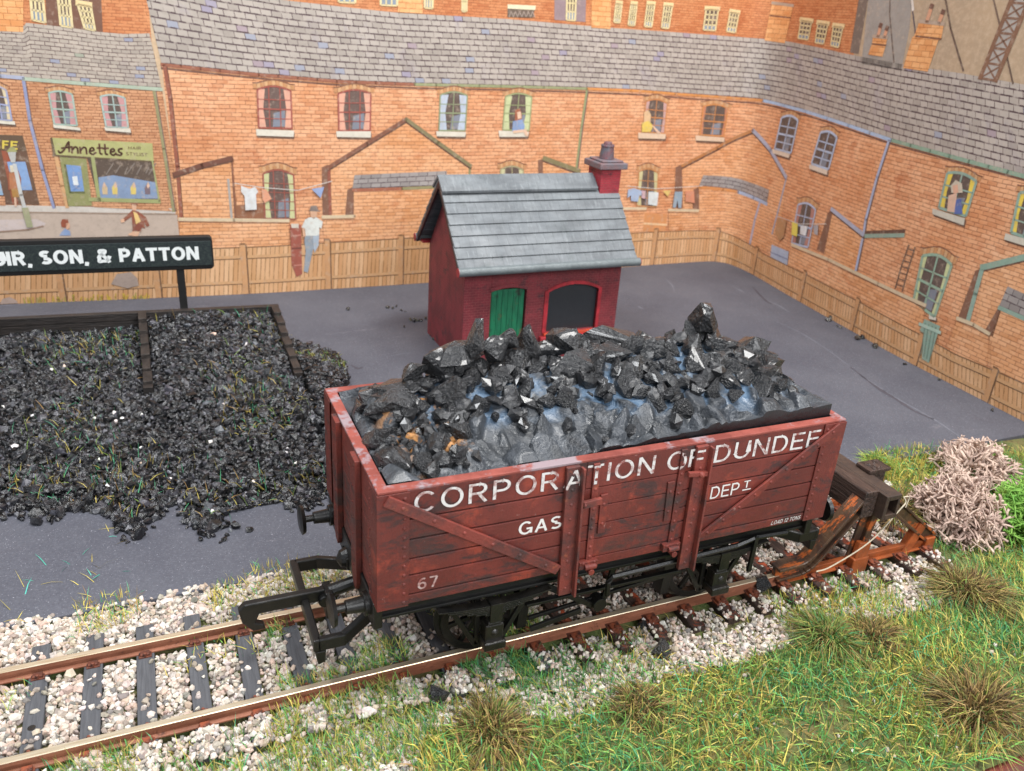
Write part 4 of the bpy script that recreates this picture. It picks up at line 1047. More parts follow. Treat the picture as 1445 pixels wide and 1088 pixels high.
# ------------------------------------------------------------------ ballast and grass
def wpoly(pts, z=-.28): return np.array([on_z(x, y, z)[:2] for x, y in pts])
DENSE = wpoly([(545, 1180), (600, 1050), (690, 1000), (790, 1012), (880, 985), (960, 945), (1040, 935), (1120, 905), (1180, 880), (1250, 872), (1330, 850), (1345, 800), (1310, 770), (1270, 745), (1245, 715), (1262, 690), (1215, 662), (1240, 636), (1300, 634), (1500, 640), (1700, 760), (1700, 1250), (545, 1250)])
BARE = [wpoly(p) for p in ([(770, 985), (800, 950), (860, 935), (905, 950), (880, 985), (820, 1005)], [(1225, 880), (1215, 845), (1250, 800), (1290, 820), (1300, 855)], [(930, 925), (960, 905), (1005, 915), (1000, 945), (960, 952)])]
def dense(x, y):
    k = inside(DENSE, x, y)
    for b in BARE: k &= ~inside(b, x, y)
    return k
n = 110000
x = RNG.uniform(-9.0, 14.5, n); y = RNG.uniform(-5.1, 2.4, n)
k = ~inside(DENSE, x, y) | (RNG.uniform(size=n) < .006)
for b in BARE: k |= inside(b, x, y)
k &= ~((x > 11.6) & (RNG.uniform(size=n) < .55)) & (y < 2.24 + .05 * np.sin(5 * x))
sl = np.min(np.abs(x[:, None] - np.array(SLX)[None]), 1)
ontrack = np.abs(y) < 1.52
k &= ~(ontrack & (sl < .15) & (RNG.uniform(size=n) > np.where(y < -.98, np.where(x < 2.6, .9, .16), .035))) & ~((np.abs(np.abs(y) - .86) < .15) & (y < 2)) 
k &= ~((y < -1.2) & (noise2(x, y, 1.6, 3) > .28) & (RNG.uniform(size=n) < .6)) & ~((x > 10.5) & (y > 1.6))
x, y, sl, ontrack = x[k], y[k], sl[k], ontrack[k]; n = len(x)
sz = RNG.uniform(.034, .066, n) * np.where(RNG.uniform(size=n) < .06, 1.5, 1) * np.interp(x, [-4, 0, 4, 9], [.86, .80, .74, .72])
z = np.where(ontrack, ZB + .10 + RNG.uniform(.0, .12, n) - .06 * ((x > 2.2) & (y < -1.0)), ground_h(x, y) - .035 + RNG.uniform(-.03, .05, n)); z = np.where(ontrack & (sl < .15), ZY + .10, z)
pal = pick(WPAL, n, .14)
V, F, C = stones(np.stack([x, y, z], 1), sz, pal, jit=.28)
tag(fast_mesh('ballast', V, [F], BAL, C), 'pale pinkish stone ballast between and beside the sleepers', 'ballast', kind='stuff')

# soil under grass and ballast
def soil_mat():
    t = NT('soil', .9, .15); v = t.obj()
    a = t.mix(t.step(t.noise(v, 1.4, 6, .65), .4, .6), lin('6e6644'), lin('5f6c40')); a = t.mix(t.step(t.noise(v, 5, 5, .7), .5, .7), a, lin('3a3223'))
    t.color(a).bump(t.noise(v, 18, 5), .04, .9); return t.m
gx, gy = np.meshgrid(np.linspace(-10, 18.7, 230), np.linspace(-5.15, 2.17, 90), indexing='ij')
gz = np.where(np.abs(gy) < 1.50, ZB + .10, ground_h(gx, gy) - .05)
gz = np.where(gy < -5.0, -.34, gz); V = np.stack([gx, gy, gz], -1).reshape(-1, 3); I = np.arange(gx.size).reshape(gx.shape)
tag(fast_mesh('soil', V, [np.stack([I[:-1, :-1], I[1:, :-1], I[1:, 1:], I[:-1, 1:]], -1).reshape(-1, 4)], soil_mat(), smooth=True), kind='structure')

GRASS = attr_mat('grass_fibre', .6, .25, 0, 1, .0)
GP = [('5fa45a', 3.5), ('4f9e78', .8), ('84ac54', 4), ('a6ac56', 4), ('c4b264', 4), ('6f8a48', 3.5), ('a89058', 3), ('4a7448', 2)]
YP = [('c8b85a', 4), ('b0ab54', 3), ('d4bf66', 3), ('a8864e', 2), ('7db054', 3), ('55a878', 2)]
BP = [('836c42', 4), ('6b5638', 4), ('a58a58', 3), ('4a3c28', 3.5), ('8f8450', 1.5), ('5f6b3c', 1)]
def field(n, xr, yr, fn, pal, ln, tilt=.9, w=.014, hfun=None, seedcol=None):
    x = RNG.uniform(*xr, n); y = RNG.uniform(*yr, n); k = fn(x, y); x, y = x[k], y[k]; n = len(x)
    th = RNG.uniform(0, 6.28, n) ; th = th + 0; el = np.abs(RNG.normal(0, tilt, n)).clip(0, 1.45) if tilt < 1.3 else RNG.uniform(1.1, 1.5, n)
    # neighbours lean the same way, as brushed fibres do
    flow = 1.6 * noise2(x, y, .8, 11) + 2.4
    th = np.where(RNG.uniform(size=n) < .45, flow + RNG.normal(0, .5, n), th)
    d = np.stack([np.cos(th) * np.sin(el), np.sin(th) * np.sin(el), np.cos(el)], 1)
    L = RNG.uniform(*ln, n); z = (hfun or ground_h)(x, y) - .03
    c = pick(pal, n, .22)
    if seedcol is not None:
        yl = noise2(x, y, 1.1, seedcol) + RNG.normal(0, .25, n); c = np.where((yl > .27)[:, None], pick(YP, n, .2), c); c = np.where((yl < -.55)[:, None], pick([('559868', 2), ('64944e', 3), ('4c7a4c', 2)], n, .2), c)
    return blades(np.stack([x, y, z], 1), d, L, RNG.uniform(w * .7, w * 1.3, n), c, RNG.uniform(0, .8, n))
def join(parts):
    V = []; F4 = []; F3 = []; C = []; o = 0
    for v, a, b, c in parts: V.append(v); F4.append(a + o); F3.append(b + o); C.append(c); o += len(v)
    return np.vstack(V), [np.vstack(F4), np.vstack(F3)], np.vstack(C)
mixed = lambda x, y: ~dense(x, y) & (noise2(x, y, 1.6, 3) > -.02) & (y < -1.15)
parts = [field(92000, (-1, 18.8), (-5.1, 2.6), lambda x, y: dense(x, y) & (noise2(x, y, 2.6, 71) + RNG.normal(0, .35, len(x)) > -.62), GP, (.12, .42), 1.0, .016, seedcol=5),
         field(42000, (-6, 13), (-5.1, -1.1), mixed, GP, (.12, .40), .95, .014, seedcol=6),
         field(1500, (-6, 13), (-5.1, -1.0), lambda x, y: ~dense(x, y), YP, (.15, .4), 1.0, .011),
         field(8200, (-1.2, 3.0), (-.75, .75), lambda x, y: noise2(x, y, 1.9, 9) > .05, GP, (.12, .40), 1.0, .012, lambda x, y: ZY + 0 * x + .05, 7),
         field(1100, (-6, 1.5), (.2, 1.2), lambda x, y: noise2(x, y, 1.9, 19) > .15, YP, (.12, .34), 1.1, .011, lambda x, y: ZY + .06 + 0 * x),
         field(2600, (-4.0, 2.2), (1.2, 2.5), lambda x, y: noise2(x, y, 1.5, 29) > .12, YP, (.10, .32), 1.15, .011, lambda x, y: ZY + 0 * x),
         field(17000, (-6.5, 2.6), (-2.4, -.98), lambda x, y: noise2(x, y, 1.7, 39) > -.22, GP, (.12, .38), 1.0, .013, lambda x, y: np.where(y > -1.5, ZY + .04, ground_h(x, y)), seedcol=8)]
V, F, C = join(parts); tag(fast_mesh('grass', V, F, GRASS, C), 'rough green and straw static grass along the near side of the track', 'grass', kind='stuff')
# stray fibres that fell on the coal, the yard and the track
def hfib(x, y): return np.where(heap_mask(x, y), heap_h(x, y) + .05, ZY + .03)
parts = [field(6500, (-6.5, 2.4), (4.2, 13), lambda x, y: heap_mask(x, y) & ((noise2(x, y, 1.3, 41) + RNG.normal(0, .2, len(x)) > .2) | (y < yfront(x) + .9)), [('4a946c', 3), ('b4a454', 4), ('9a7a46', 3), ('3f8a68', 1.5), ('7f9a48', 2)], (.16, .42), 1.25, .0115, hfib),
         field(210, (-6.5, 2.0), (2.3, 5.5), lambda x, y: ~heap_mask(x, y) & (noise2(x, y, 1.1, 43) > .02), [('4fa894', 3), ('c4b45c', 4), ('a8964e', 2)], (.14, .42), 1.42, .014, lambda x, y: ZY + .028 + 0 * x),
         field(170, (1.0, 2.3), (10.2, 11.6), heap_mask, [('8a8a3a', 3), ('5c8f3e', 2), ('a89a45', 2)], (.14, .34), 1.1, .011, hfib)]
V, F, C = join(parts); tag(fast_mesh('loose_fibres', V, F, GRASS, C), 'stray green and yellow grass fibres scattered over coal and grey yard', 'grass fibres', kind='stuff')
# crumbs along the foot of the printed fence and by the hut
px = [(493, 436, 5), (549, 435, 6), (560, 433, 3), (567, 438, 3), (572, 440, 2), (582, 452, 7), (590, 452, 5), (598, 451, 4), (571, 461, 3), (1168, 453, 9), (1186, 462, 4), (1210, 478, 8), (1237, 490, 10), (1276, 516, 4), (1325, 536, 4), (1400, 580, 4), (613, 480, 5), (622, 492, 4), (608, 474, 4)]
P = []; sz = []
for a, b, r in px:
    for _ in range(3):
        q = on_z(a + RNG.normal(0, r * .35), b + RNG.normal(0, r * .2), ZY); s = r * .45 * np.linalg.norm(q - CAM) / FPX; P.append(q + [0, 0, s * .5]); sz.append(s)
V, F, C = stones(np.array(P), np.array(sz), pick([('2b2a2a', 4), ('3d3a35', 2), ('4a4a3a', 1)], len(P), .2))
tag(fast_mesh('coal_crumbs', V, [F], GR, C), 'dark crumbs of coal scattered on the grey yard card', 'crumbs', kind='stuff')

# ------------------------------------------------------------------ dead grass tufts
def tuft(x, y, n, rad, ln, lean, pal, label, spread=1.15, w=.016):
    n = int(n * 1.1); ln *= .78; rad *= 1.12; pal = pal + [('6f8a48', 1.2), ('a6ac56', 1)]
    r = rad * np.sqrt(RNG.uniform(0, 1, n)); th = RNG.uniform(0, 6.28, n); gap = noise2(np.cos(th) * 2 + x, np.sin(th) * 2 + y, 1.7, int(abs(x * 13)) + 3); el = np.clip(RNG.normal(.15, .38, n) + spread * r / rad * (1 + .35 * gap), 0, 1.5); r = r * (1 + .35 * gap)
    d = np.stack([np.cos(th) * np.sin(el) + lean[0], np.sin(th) * np.sin(el) + lean[1], np.cos(el) + .05], 1) + RNG.normal(0, .42, (n, 3))
    P = np.stack([r * .45 * np.cos(th), r * .45 * np.sin(th), np.full(n, -.03)], 1)
    c = pick(pal, n, .25); v, a, b, c = blades(P, d, RNG.uniform(ln * .35, ln, n) * (1 + .3 * gap), RNG.uniform(w * .7, w * 1.3, n), c, RNG.uniform(.3, 1.7, n))
    o = fast_mesh('grass_tuft', v, [a, b], GRASS, c); o.location = (x, y, float(ground_h(x, y)) if y < 2.18 else ZY)
    return tag(o, label, 'grass tuft', 'dead grass tufts in the verge')
tp = lambda a, b: on_z(a, b, -.27)[:2]
TB = BP; TG = [('5f7a38', 3), ('7d7a42', 3), ('96804f', 2), ('3f7a4a', 2), ('6a5636', 2)]
tuft(*tp(1262, 728), 2300, .62, 1.15, (.15, .1), TB + [('8a8248', 3)], 'tall khaki grass tuft behind the buffer stop\'s sloping back strut')
tuft(*tp(1365, 842), 2600, .70, 1.05, (.45, .0), TB + [('8a8248', 3)], 'straw and green tuft leaning right, below the pink lichen clump')
tuft(*tp(1372, 1010), 2600, .66, 1.0, (.15, .1), TB, 'largest dark brown tuft, near the corner of the board')
tuft(*tp(1165, 905), 1700, .50, .85, (.0, .1), TG, 'olive green tuft on the ballast edge, in front of the rusty strut')
tuft(*tp(1230, 905), 1100, .40, .75, (.3, .0), TB, 'low brown tuft touching the bare white ballast patch')
tuft(*tp(905, 1000), 1200, .46, .55, (.2, .0), TB, 'flattened brown tuft below the coal lump on the ballast')
tuft(*tp(690, 1035), 2000, .52, .75, (.1, .1), TB + [('5c6b2e', 3)], 'spiky olive brown tuft beside the coal lump under the wagon\'s left wheel')
tuft(*tp(1240, 655), 700, .40, .55, (.1, .1), [('8fa84a', 3), ('a8a84a', 3), ('5c8f3e', 2)], 'small bright yellow green tuft on the yard edge behind the buffer beam')

# ------------------------------------------------------------------ lichen clumps
def lichen(px_, py_, rx, rz, n, mat, r0, label, seed, up=.55):
    r = np.random.default_rng(seed); m = MB()
    for _ in range(n):
        # each stem starts inside the clump and forks on its way out to the surface
        d = r.normal(size=3); d[2] = abs(d[2]) * up + .12; d /= np.linalg.norm(d)
        stack = [(d * np.array([rx, rx, rz]) * r.uniform(.25, .62), d, r0, r.uniform(.70, 1.12))]
        lev = 0
        while stack and lev < 9:
            lev += 1; p, q, w, lim = stack.pop()
            pts = [p]
            for s in range(3):
                q = q + r.normal(0, .27, 3); q /= np.linalg.norm(q); p = p + q * rx * .095; pts.append(p)
                if np.linalg.norm(p / np.array([rx, rx, rz])) > lim or p[2] < 0: break
            if len(pts) > 1: m.tube([tuple(k) for k in pts], w, 5, w * .62)
            if np.linalg.norm(p / np.array([rx, rx, rz])) < lim and p[2] > 0:
                for _k in range(2): stack.append((p, q + r.normal(0, .55, 3), w * .76, lim))
    o = m.build('lichen_clump', mat, smooth=False); me = o.data
    me.polygons.foreach_set('use_smooth', [True] * len(me.polygons))
    g = on_z(px_, py_, -.25); o.location = (g[0], g[1], -.28)
    return tag(o, label, 'lichen')
LI = NT('pink_tan_lichen', .75, .25); v = LI.obj(); n_ = LI.noise(v, 2.2, 5, .6)
LI.color(LI.mix(LI.step(n_, .4, .62), lin('d0b8a8'), lin('a88f84'))).bump(LI.noise(v, 18, 4), .02, .8)
LG = paint('green_lichen', '649a42', .75, .25, .15, 3, .02, 18, c2='93b858')
lichen(1346, 742, .95, 1.30, 330, LI.m, .050, 'branching pinkish tan lichen clump beside the buffer stop', 51)
lichen(1372, 668, .95, .85, 150, LI.m, .044, 'smaller tan lichen clump behind the larger pink one', 53)
lichen(1456, 752, 1.0, 1.4, 330, LG, .040, 'bright green lichen clump at the right edge of the yard', 52)

# ------------------------------------------------------------------ printed backscene: one bent card with its picture
PLAN = np.array([(-22, 19.0), (-14, 18.6), (-6.7, 18.2), (-2.7, 17.92), (.8, 17.72), (3, 17.70), (6.8, 17.72), (12, 17.96), (15.5, 18.18), (17.4, 18.25), (18.8, 18.27), (19.5, 18.25), (19.95, 18.10), (20.24, 17.75), (20.34, 17.2), (20.35, 16.5), (20.2, 15.2), (19.9, 13.2), (19.46, 9.6), (19.22, 7.4), (19.08, 5.0), (18.96, 2.77), (18.85, 0), (18.7, -4)])
CP = smooth_path(PLAN, 14)
CU = np.concatenate([[0], np.cumsum(np.linalg.norm(np.diff(CP, axis=0), axis=1))])
_T = np.gradient(CP, axis=0); _T /= np.linalg.norm(_T, axis=1)[:, None]; CN = np.stack([_T[:, 1], -_T[:, 0]], 1)     # towards the viewer
def card_uv(px, py):
    """where the line of sight through a photo point meets the card: distance along it and height"""
    d = ray(px, py); a = CP[:-1] - CAM[:2]; e = CP[1:] - CP[:-1]
    det = d[0] * (-e[:, 1]) - d[1] * (-e[:, 0]); t = (a[:, 0] * (-e[:, 1]) - a[:, 1] * (-e[:, 0])) / det; s = (d[0] * a[:, 1] - d[1] * a[:, 0]) / det
    ok = (t > 0) & (s >= -1e-6) & (s <= 1 + 1e-6)
    if ok.any():
        i = np.where(ok)[0][np.argmin(t[ok])]; return np.array([CU[i] + s[i] * (CU[i + 1] - CU[i]), CAM[2] + d[2] * t[i]])
    i = 0 if px < 700 else len(e) - 1
    return np.array([CU[i] + s[i] * (CU[i + 1] - CU[i]), CAM[2] + d[2] * t[i]])
def card_xyz(u, z, lay):
    o = .004 + .0035 * lay
    return np.stack([np.interp(u, CU, CP[:, 0]) + np.interp(u, CU, CN[:, 0]) * o, np.interp(u, CU, CP[:, 1]) + np.interp(u, CU, CN[:, 1]) * o, z], -1)
UV = lambda pts: np.array([card_uv(x, y) for x, y in pts])

card = empty('printed_backscene', (7, 18, ZY))
tag(card, 'bent printed backscene card showing orange brick terraces, slate roofs and a board fence', 'backscene')
def reparent(o):
    o.data.transform(Matrix.Translation((-7, -18, -ZY))); o.parent = card; return o

def sheet(items, name, parent=None):
    """flat printed areas: items are (material, uv outline, layer, st or None); one mesh, bent to follow the card"""
    V = []; F = []; MI = []; ST = []; mats = []
    for mat, uv, lay, st in items:
        if mat not in mats: mats.append(mat)
        bm = bmesh.new(); vs = [bm.verts.new((p[0], p[1], 0)) for p in uv]
        try: bm.faces.new(vs)
        except ValueError: bm.free(); continue
        lo, hi = uv[:, 0].min(), uv[:, 0].max()
        if True:
            for k in CU[(CU > lo + 1e-4) & (CU < hi - 1e-4)]:     # fold exactly where the card's own facets fold
                bmesh.ops.bisect_plane(bm, geom=bm.verts[:] + bm.edges[:] + bm.faces[:], dist=1e-6, plane_co=(k, 0, 0), plane_no=(1, 0, 0))
        bmesh.ops.triangulate(bm, faces=bm.faces[:])
        bm.normal_update(); bm.verts.index_update(); k0 = len(V); q = np.array([p.co[:2] for p in bm.verts])
        V += card_xyz(q[:, 0], q[:, 1], lay).tolist()
        for f in bm.faces:
            ix = [p.index for p in f.verts]
            if f.normal.z < 0: ix = ix[::-1]
            F.append([k0 + i for i in ix]); MI.append(mats.index(mat)); ST += [tuple(q[i]) for i in ix]
        bm.free()
    return finish(name, V, F, MI, ST, mats, parent)
def finish(name, V, F, MI, ST, mats, parent):
    me = bpy.data.meshes.new(name); me.from_pydata([tuple(p) for p in V], [], F)
    for k in mats: me.materials.append(k)
    me.polygons.foreach_set('material_index', MI)
    uvl = me.uv_layers.new(name='UVMap'); uvl.data.foreach_set('uv', np.array(ST, np.float32).ravel())
    me.transform(Matrix.Translation((-7, -18, -ZY)))
    return link(name, me, parent or card)
def P_(mat, pts, lay): return (mat, UV(pts), lay, None)
def line_uv(uv, w):
    """a painted line of width w along uv points: its outline"""
    uv = np.asarray(uv, float); t = np.gradient(uv, axis=0); t /= np.linalg.norm(t, axis=1)[:, None] + 1e-9; n = np.stack([-t[:, 1], t[:, 0]], 1) * w / 2
    return np.vstack([uv + n, (uv - n)[::-1]])
def L_(mat, pts, w, lay):
    uv = UV(pts); out = []
    for a, b in zip(uv[:-1], uv[1:]):
        d = (b - a) / (np.linalg.norm(b - a) + 1e-9) * w * .3
        out.append((mat, line_uv([a - d, b + d], w), lay, None))
    return out
def band(name, mat, top, bot, lay, rows=8, cols=90, flat_bottom=None):
    """a strip between two outlines; its UV is (distance along in cm, 0..1 from bottom to top)"""
    A, B = UV(top), UV(bot)
    if flat_bottom is not None: B[:, 1] = flat_bottom
    def res(a):
        s = np.concatenate([[0], np.cumsum(np.linalg.norm(np.diff(a, axis=0), axis=1))]); t = np.linspace(0, s[-1], cols)
        return np.stack([np.interp(t, s, a[:, 0]), np.interp(t, s, a[:, 1])], 1), s[-1]
    A, _ = res(A); B, ln = res(B)
    bm = bmesh.new(); ul = bm.loops.layers.uv.new('UVMap'); g = [[bm.verts.new((*(B[i] + (A[i] - B[i]) * j / rows), 0)) for i in range(cols)] for j in range(rows + 1)]
    for j in range(rows):
        for i in range(cols - 1):
            f = bm.faces.new((g[j][i], g[j][i + 1], g[j + 1][i + 1], g[j + 1][i]))
            for l_, (a, b) in zip(f.loops, ((i, j), (i + 1, j), (i + 1, j + 1), (i, j + 1))): l_[ul].uv = (ln * a / (cols - 1), b / rows)
    lo, hi = min(A[:, 0].min(), B[:, 0].min()), max(A[:, 0].max(), B[:, 0].max())
    for k in CU[(CU > lo + 1e-4) & (CU < hi - 1e-4)]:
        bmesh.ops.bisect_plane(bm, geom=bm.verts[:] + bm.edges[:] + bm.faces[:], dist=1e-6, plane_co=(k, 0, 0), plane_no=(1, 0, 0))
    bmesh.ops.triangulate(bm, faces=bm.faces[:]); bm.verts.index_update(); q = np.array([p.co[:2] for p in bm.verts]); V = card_xyz(q[:, 0], q[:, 1], lay).tolist()
    F = [[p.index for p in f.verts] for f in bm.faces]; ST = [tuple(l_[ul].uv) for f in bm.faces for l_ in f.loops]; bm.free()
    return finish(name, V, F, [0] * len(F), ST, [mat], None)

# printed materials: everything on the card is ink, so the pattern is plain colour
def ink(name, c, var=.05):
    t = NT(name, .55, .25); v = t.obj(); a = lin(c); wash = lin('cdb8a4')
    b = t.mix(t.step(t.noise(v, 3, 5, .65), .4, .62), a, tuple(k * (1 - 3 * var) for k in a[:3]) + (1,))
    b = t.mix(t.math('MULTIPLY', t.step(t.noise(v, 9, 5, .7), .50, .68), .35), b, tuple(k * .55 for k in a[:3]) + (1,))
    t.color(t.mix(t.math('ADD', .08, t.math('MULTIPLY', t.step(t.noise(v, 6, 6, .7), .52, .70), .40)), b, wash)); return t.m
_ink = {}
def I_(c, var=.05):
    if c not in _ink: _ink[c] = ink('ink_' + c, c, var)
    return _ink[c]
def print_brick(name, w, h, base, light, dark, mortar, odd=None, mw=.05, mh=.14, uvrows=None, wob=.02, mo=.6, odds=.965, patch=('e8b48a', 'c07a4c')):
    """courses drawn by hand: wobbling rows, each brick or slate with its own tint"""
    t = NT(name, .55, .25); uv = t.uv(); sp = t.n('ShaderNodeSeparateXYZ'); t.l(uv, sp.inputs[0])
    nz = t.n('ShaderNodeTexNoise'); nz.inputs['Scale'].default_value = 1.3; nz.inputs['Detail'].default_value = 4; t.l(uv, nz.inputs['Vector'])
    ns = t.n('ShaderNodeSeparateColor'); t.l(nz.outputs['Color'], ns.inputs[0])
    u = t.math('ADD', sp.outputs[0], t.math('MULTIPLY', t.math('SUBTRACT', ns.outputs[0], .5), wob * 2))
    vv = t.math('ADD', sp.outputs[1], t.math('MULTIPLY', t.math('SUBTRACT', ns.outputs[1], .5), wob if not uvrows else wob / 2.2))
    r = t.math('MULTIPLY', vv, uvrows) if uvrows else t.math('DIVIDE', vv, h)
    row = t.math('FLOOR', r); fr = t.math('FRACT', r)
    hs = t.n('ShaderNodeTexWhiteNoise', noise_dimensions='1D'); t.l(row, hs.inputs['W'])
    c = t.math('ADD', t.math('DIVIDE', u, w), t.math('ADD', t.math('MULTIPLY', row, .5), t.math('MULTIPLY', hs.outputs['Value'], .35)))
    col = t.math('FLOOR', c); fc = t.math('FRACT', c)
    cb = t.n('ShaderNodeCombineXYZ'); t.l(col, cb.inputs[0]); t.l(row, cb.inputs[1])
    wn = t.n('ShaderNodeTexWhiteNoise', noise_dimensions='2D'); t.l(cb.outputs[0], wn.inputs['Vector'])
    a = t.mix(t.step(t.noise(uv, .55, 5, .62), .36, .64), lin(base), lin(light))
    a = t.mix(t.math('MULTIPLY', t.step(t.noise(uv, 1.1, 6, .7, .3), .55, .68), .7), a, lin(patch[1]))
    a = t.mix(t.math('MULTIPLY', t.step(t.noise(t.scale(uv, (1, 1.6, 1)), .9, 6, .7), .60, .74), .6), a, lin(patch[0]))
    stk = t.noise(t.scale(uv, (1.2, 7, 1)), 1.4, 6, .75)      # dry brush strokes along the courses
    a = t.mix(t.math('MULTIPLY', t.step(stk, .54, .68), .55), a, lin(dark)); a = t.mix(t.math('MULTIPLY', t.step(stk, .46, .34), .45), a, lin(patch[0]))
    a = t.mix(t.math('MULTIPLY', t.step(wn.outputs['Value'], .62, .95), .45), a, lin(dark))
    a = t.mix(t.math('MULTIPLY', t.math('LESS_THAN', wn.outputs['Value'], .15), .35), a, lin(light))
    if odd:
        w2 = t.n('ShaderNodeTexWhiteNoise', noise_dimensions='2D'); cb2 = t.n('ShaderNodeCombineXYZ'); t.l(t.math('ADD', col, 37.0), cb2.inputs[0]); t.l(row, cb2.inputs[1]); t.l(cb2.outputs[0], w2.inputs['Vector'])
        for k, (oc) in enumerate(odd): a = t.mix(t.math('MULTIPLY', t.math('COMPARE', w2.outputs['Value'], .2 + .25 * k, (1 - odds) / 2), .75), a, lin(oc))
    # ink lines break up and thicken
    gap = t.noise(uv, 5.5, 4, .7); th = t.math('ADD', .35, gap)
    lm = t.math('MAXIMUM', t.math('LESS_THAN', fc, t.math('MULTIPLY', th, mw)), t.math('LESS_THAN', fr, t.math('MULTIPLY', th, mh)))
    lm = t.math('MULTIPLY', lm, t.math('MULTIPLY', t.step(gap, .30, .52), mo))
    t.color(t.mix(lm, a, lin(mortar))); return t.m
BR_MAIN = print_brick('printed_orange_brick', .30, .118, 'd6966a', 'e6b088', 'b8744c', '7d4a34', mo=.72, mw=.07, mh=.24, wob=.045, patch=('ecc2a0', 'b9683f'))
BR_EXT = print_brick('printed_pale_brick', .30, .118, 'da9c6c', 'e8b48a', 'c08050', '854f38', mo=.68, mw=.07, mh=.24, wob=.045, patch=('eec6a2', 'bf7046'))
BR_SHOP = print_brick('printed_brown_brick', .22, .085, 'c08a64', 'd09c76', 'a46c4a', '774a36', mo=.8, mw=.09, mh=.26, patch=('d8ac8a', 'a8694a'))
BR_FACT = print_brick('printed_red_brick', .20, .085, 'c27a4f', 'cf8f62', 'a65c38', '7a4026', mo=.7, mw=.08, mh=.22, patch=('dba176', 'aa5a34'))
BR_CHIM = print_brick('printed_chimney_brick', .32, .16, 'dc9a62', 'e8b07a', 'c27a44', '8d5230', mo=.7, mw=.06, mh=.14, patch=('f0c494', 'cc7c40'))
SLATE_M = print_brick('printed_slate', .31, .2, 'aaa096', 'b9aea4', '938980', '58484a', odd=('9a92a8', 'a28e98', '969cae'), mw=.08, mh=.26, uvrows=12, mo=1.0, odds=.988, patch=('b2a69a', '9c9296'))
SLATE_S = print_brick('printed_small_slate', .25, .2, 'aca094', 'bbaea0', '948a80', '5f4c4a', odd=('8d92a8', '949c8a', '8d95ac'), mw=.08, mh=.24, uvrows=13, mo=.95, odds=.988, patch=('b2a498', '988c88'))
SLATE_X = print_brick('printed_shed_slate', .34, .2, '98908c', 'a8a09c', '7d7572', '54464a', mw=.07, mh=.2, uvrows=3, mo=1.0, patch=('a89e98', '8a8280'))
def fence_mat():
    t = NT('printed_fence', .55, .25); uv = t.uv(); sp = t.n('ShaderNodeSeparateXYZ'); t.l(uv, sp.inputs[0])
    nz = t.noise(uv, 1.5, 4); u = t.math('ADD', sp.outputs[0], t.math('MULTIPLY', nz, .05))
    c = t.math('DIVIDE', u, .145); col = t.math('FLOOR', c); fc = t.math('FRACT', c); wn = t.n('ShaderNodeTexWhiteNoise', noise_dimensions='1D'); t.l(col, wn.inputs['W'])
    a = t.mix(wn.outputs['Value'], lin('c79568'), lin('dcb28a'))
    st = t.noise(t.scale(uv, (12, 1.2, 1)), 1.5, 5, .7); a = t.mix(t.math('MULTIPLY', t.step(st, .5, .7), .5), a, lin('a87c4c'))
    a = t.mix(t.math('MULTIPLY', t.step(t.noise(uv, .7, 5), .52, .7), .4), a, lin('b88a58'))
    lm = t.math('MULTIPLY', t.math('LESS_THAN', fc, t.math('MULTIPLY', t.math('ADD', .3, t.noise(t.scale(uv, (6, 2, 1)), 2, 3)), .22)), t.step(t.noise(uv, 4, 4, .7), .32, .5))
    t.color(t.mix(t.math('MULTIPLY', lm, .8), a, lin('7a5634'))); return t.m
FENCE = fence_mat()

# the card itself
V = []; F = []; nC = len(CP)
for zz in (ZY, 13.0):
    for o in (0, -.12): V += [(CP[i, 0] + CN[i, 0] * o, CP[i, 1] + CN[i, 1] * o, zz) for i in range(nC)]
for i in range(nC - 1):
    F += [(i, i + 1, 2 * nC + i + 1, 2 * nC + i), (nC + i + 1, nC + i, 3 * nC + i, 3 * nC + i + 1), (2 * nC + i, 2 * nC + i + 1, 3 * nC + i + 1, 3 * nC + i), (i + 1, i, nC + i, nC + i + 1)]
m = MB(); m.add(V, F); reparent(m.build('card', I_('cdb08e')))

# ---- walls, roofs
gut = [(228, 90), (360, 104), (480, 114), (585, 118), (720, 121), (825, 124), (900, 127), (960, 132), (1020, 136), (1078, 141), (1130, 154), (1180, 170), (1255, 196), (1350, 222), (1450, 249), (1600, 290)]
ridge = [(196, -45), (300, -18), (400, 0), (470, 8), (560, 18), (650, 23), (720, 27), (800, 34), (860, 39), (960, 46), (1040, 52), (1110, 58), (1160, 68), (1200, 77), (1270, 90), (1360, 104), (1450, 120), (1600, 146)]
sheet([P_(BR_FACT, [(150, -170), (1232, -190), (1226, 40), (1206, 110), (900, 90), (500, 40), (300, 20), (150, 0)], 0)], 'factory_wall')
GH = NT('printed_gasholder', .55, .25); v = GH.uv(); n_ = GH.noise(v, .5, 6, .65)
GH.color(GH.mix(GH.step(GH.noise(v, 6, 5, .7), .45, .7), GH.mix(GH.step(n_, .35, .65), lin('b59c80'), lin('a8937c')), lin('c2aa90')))
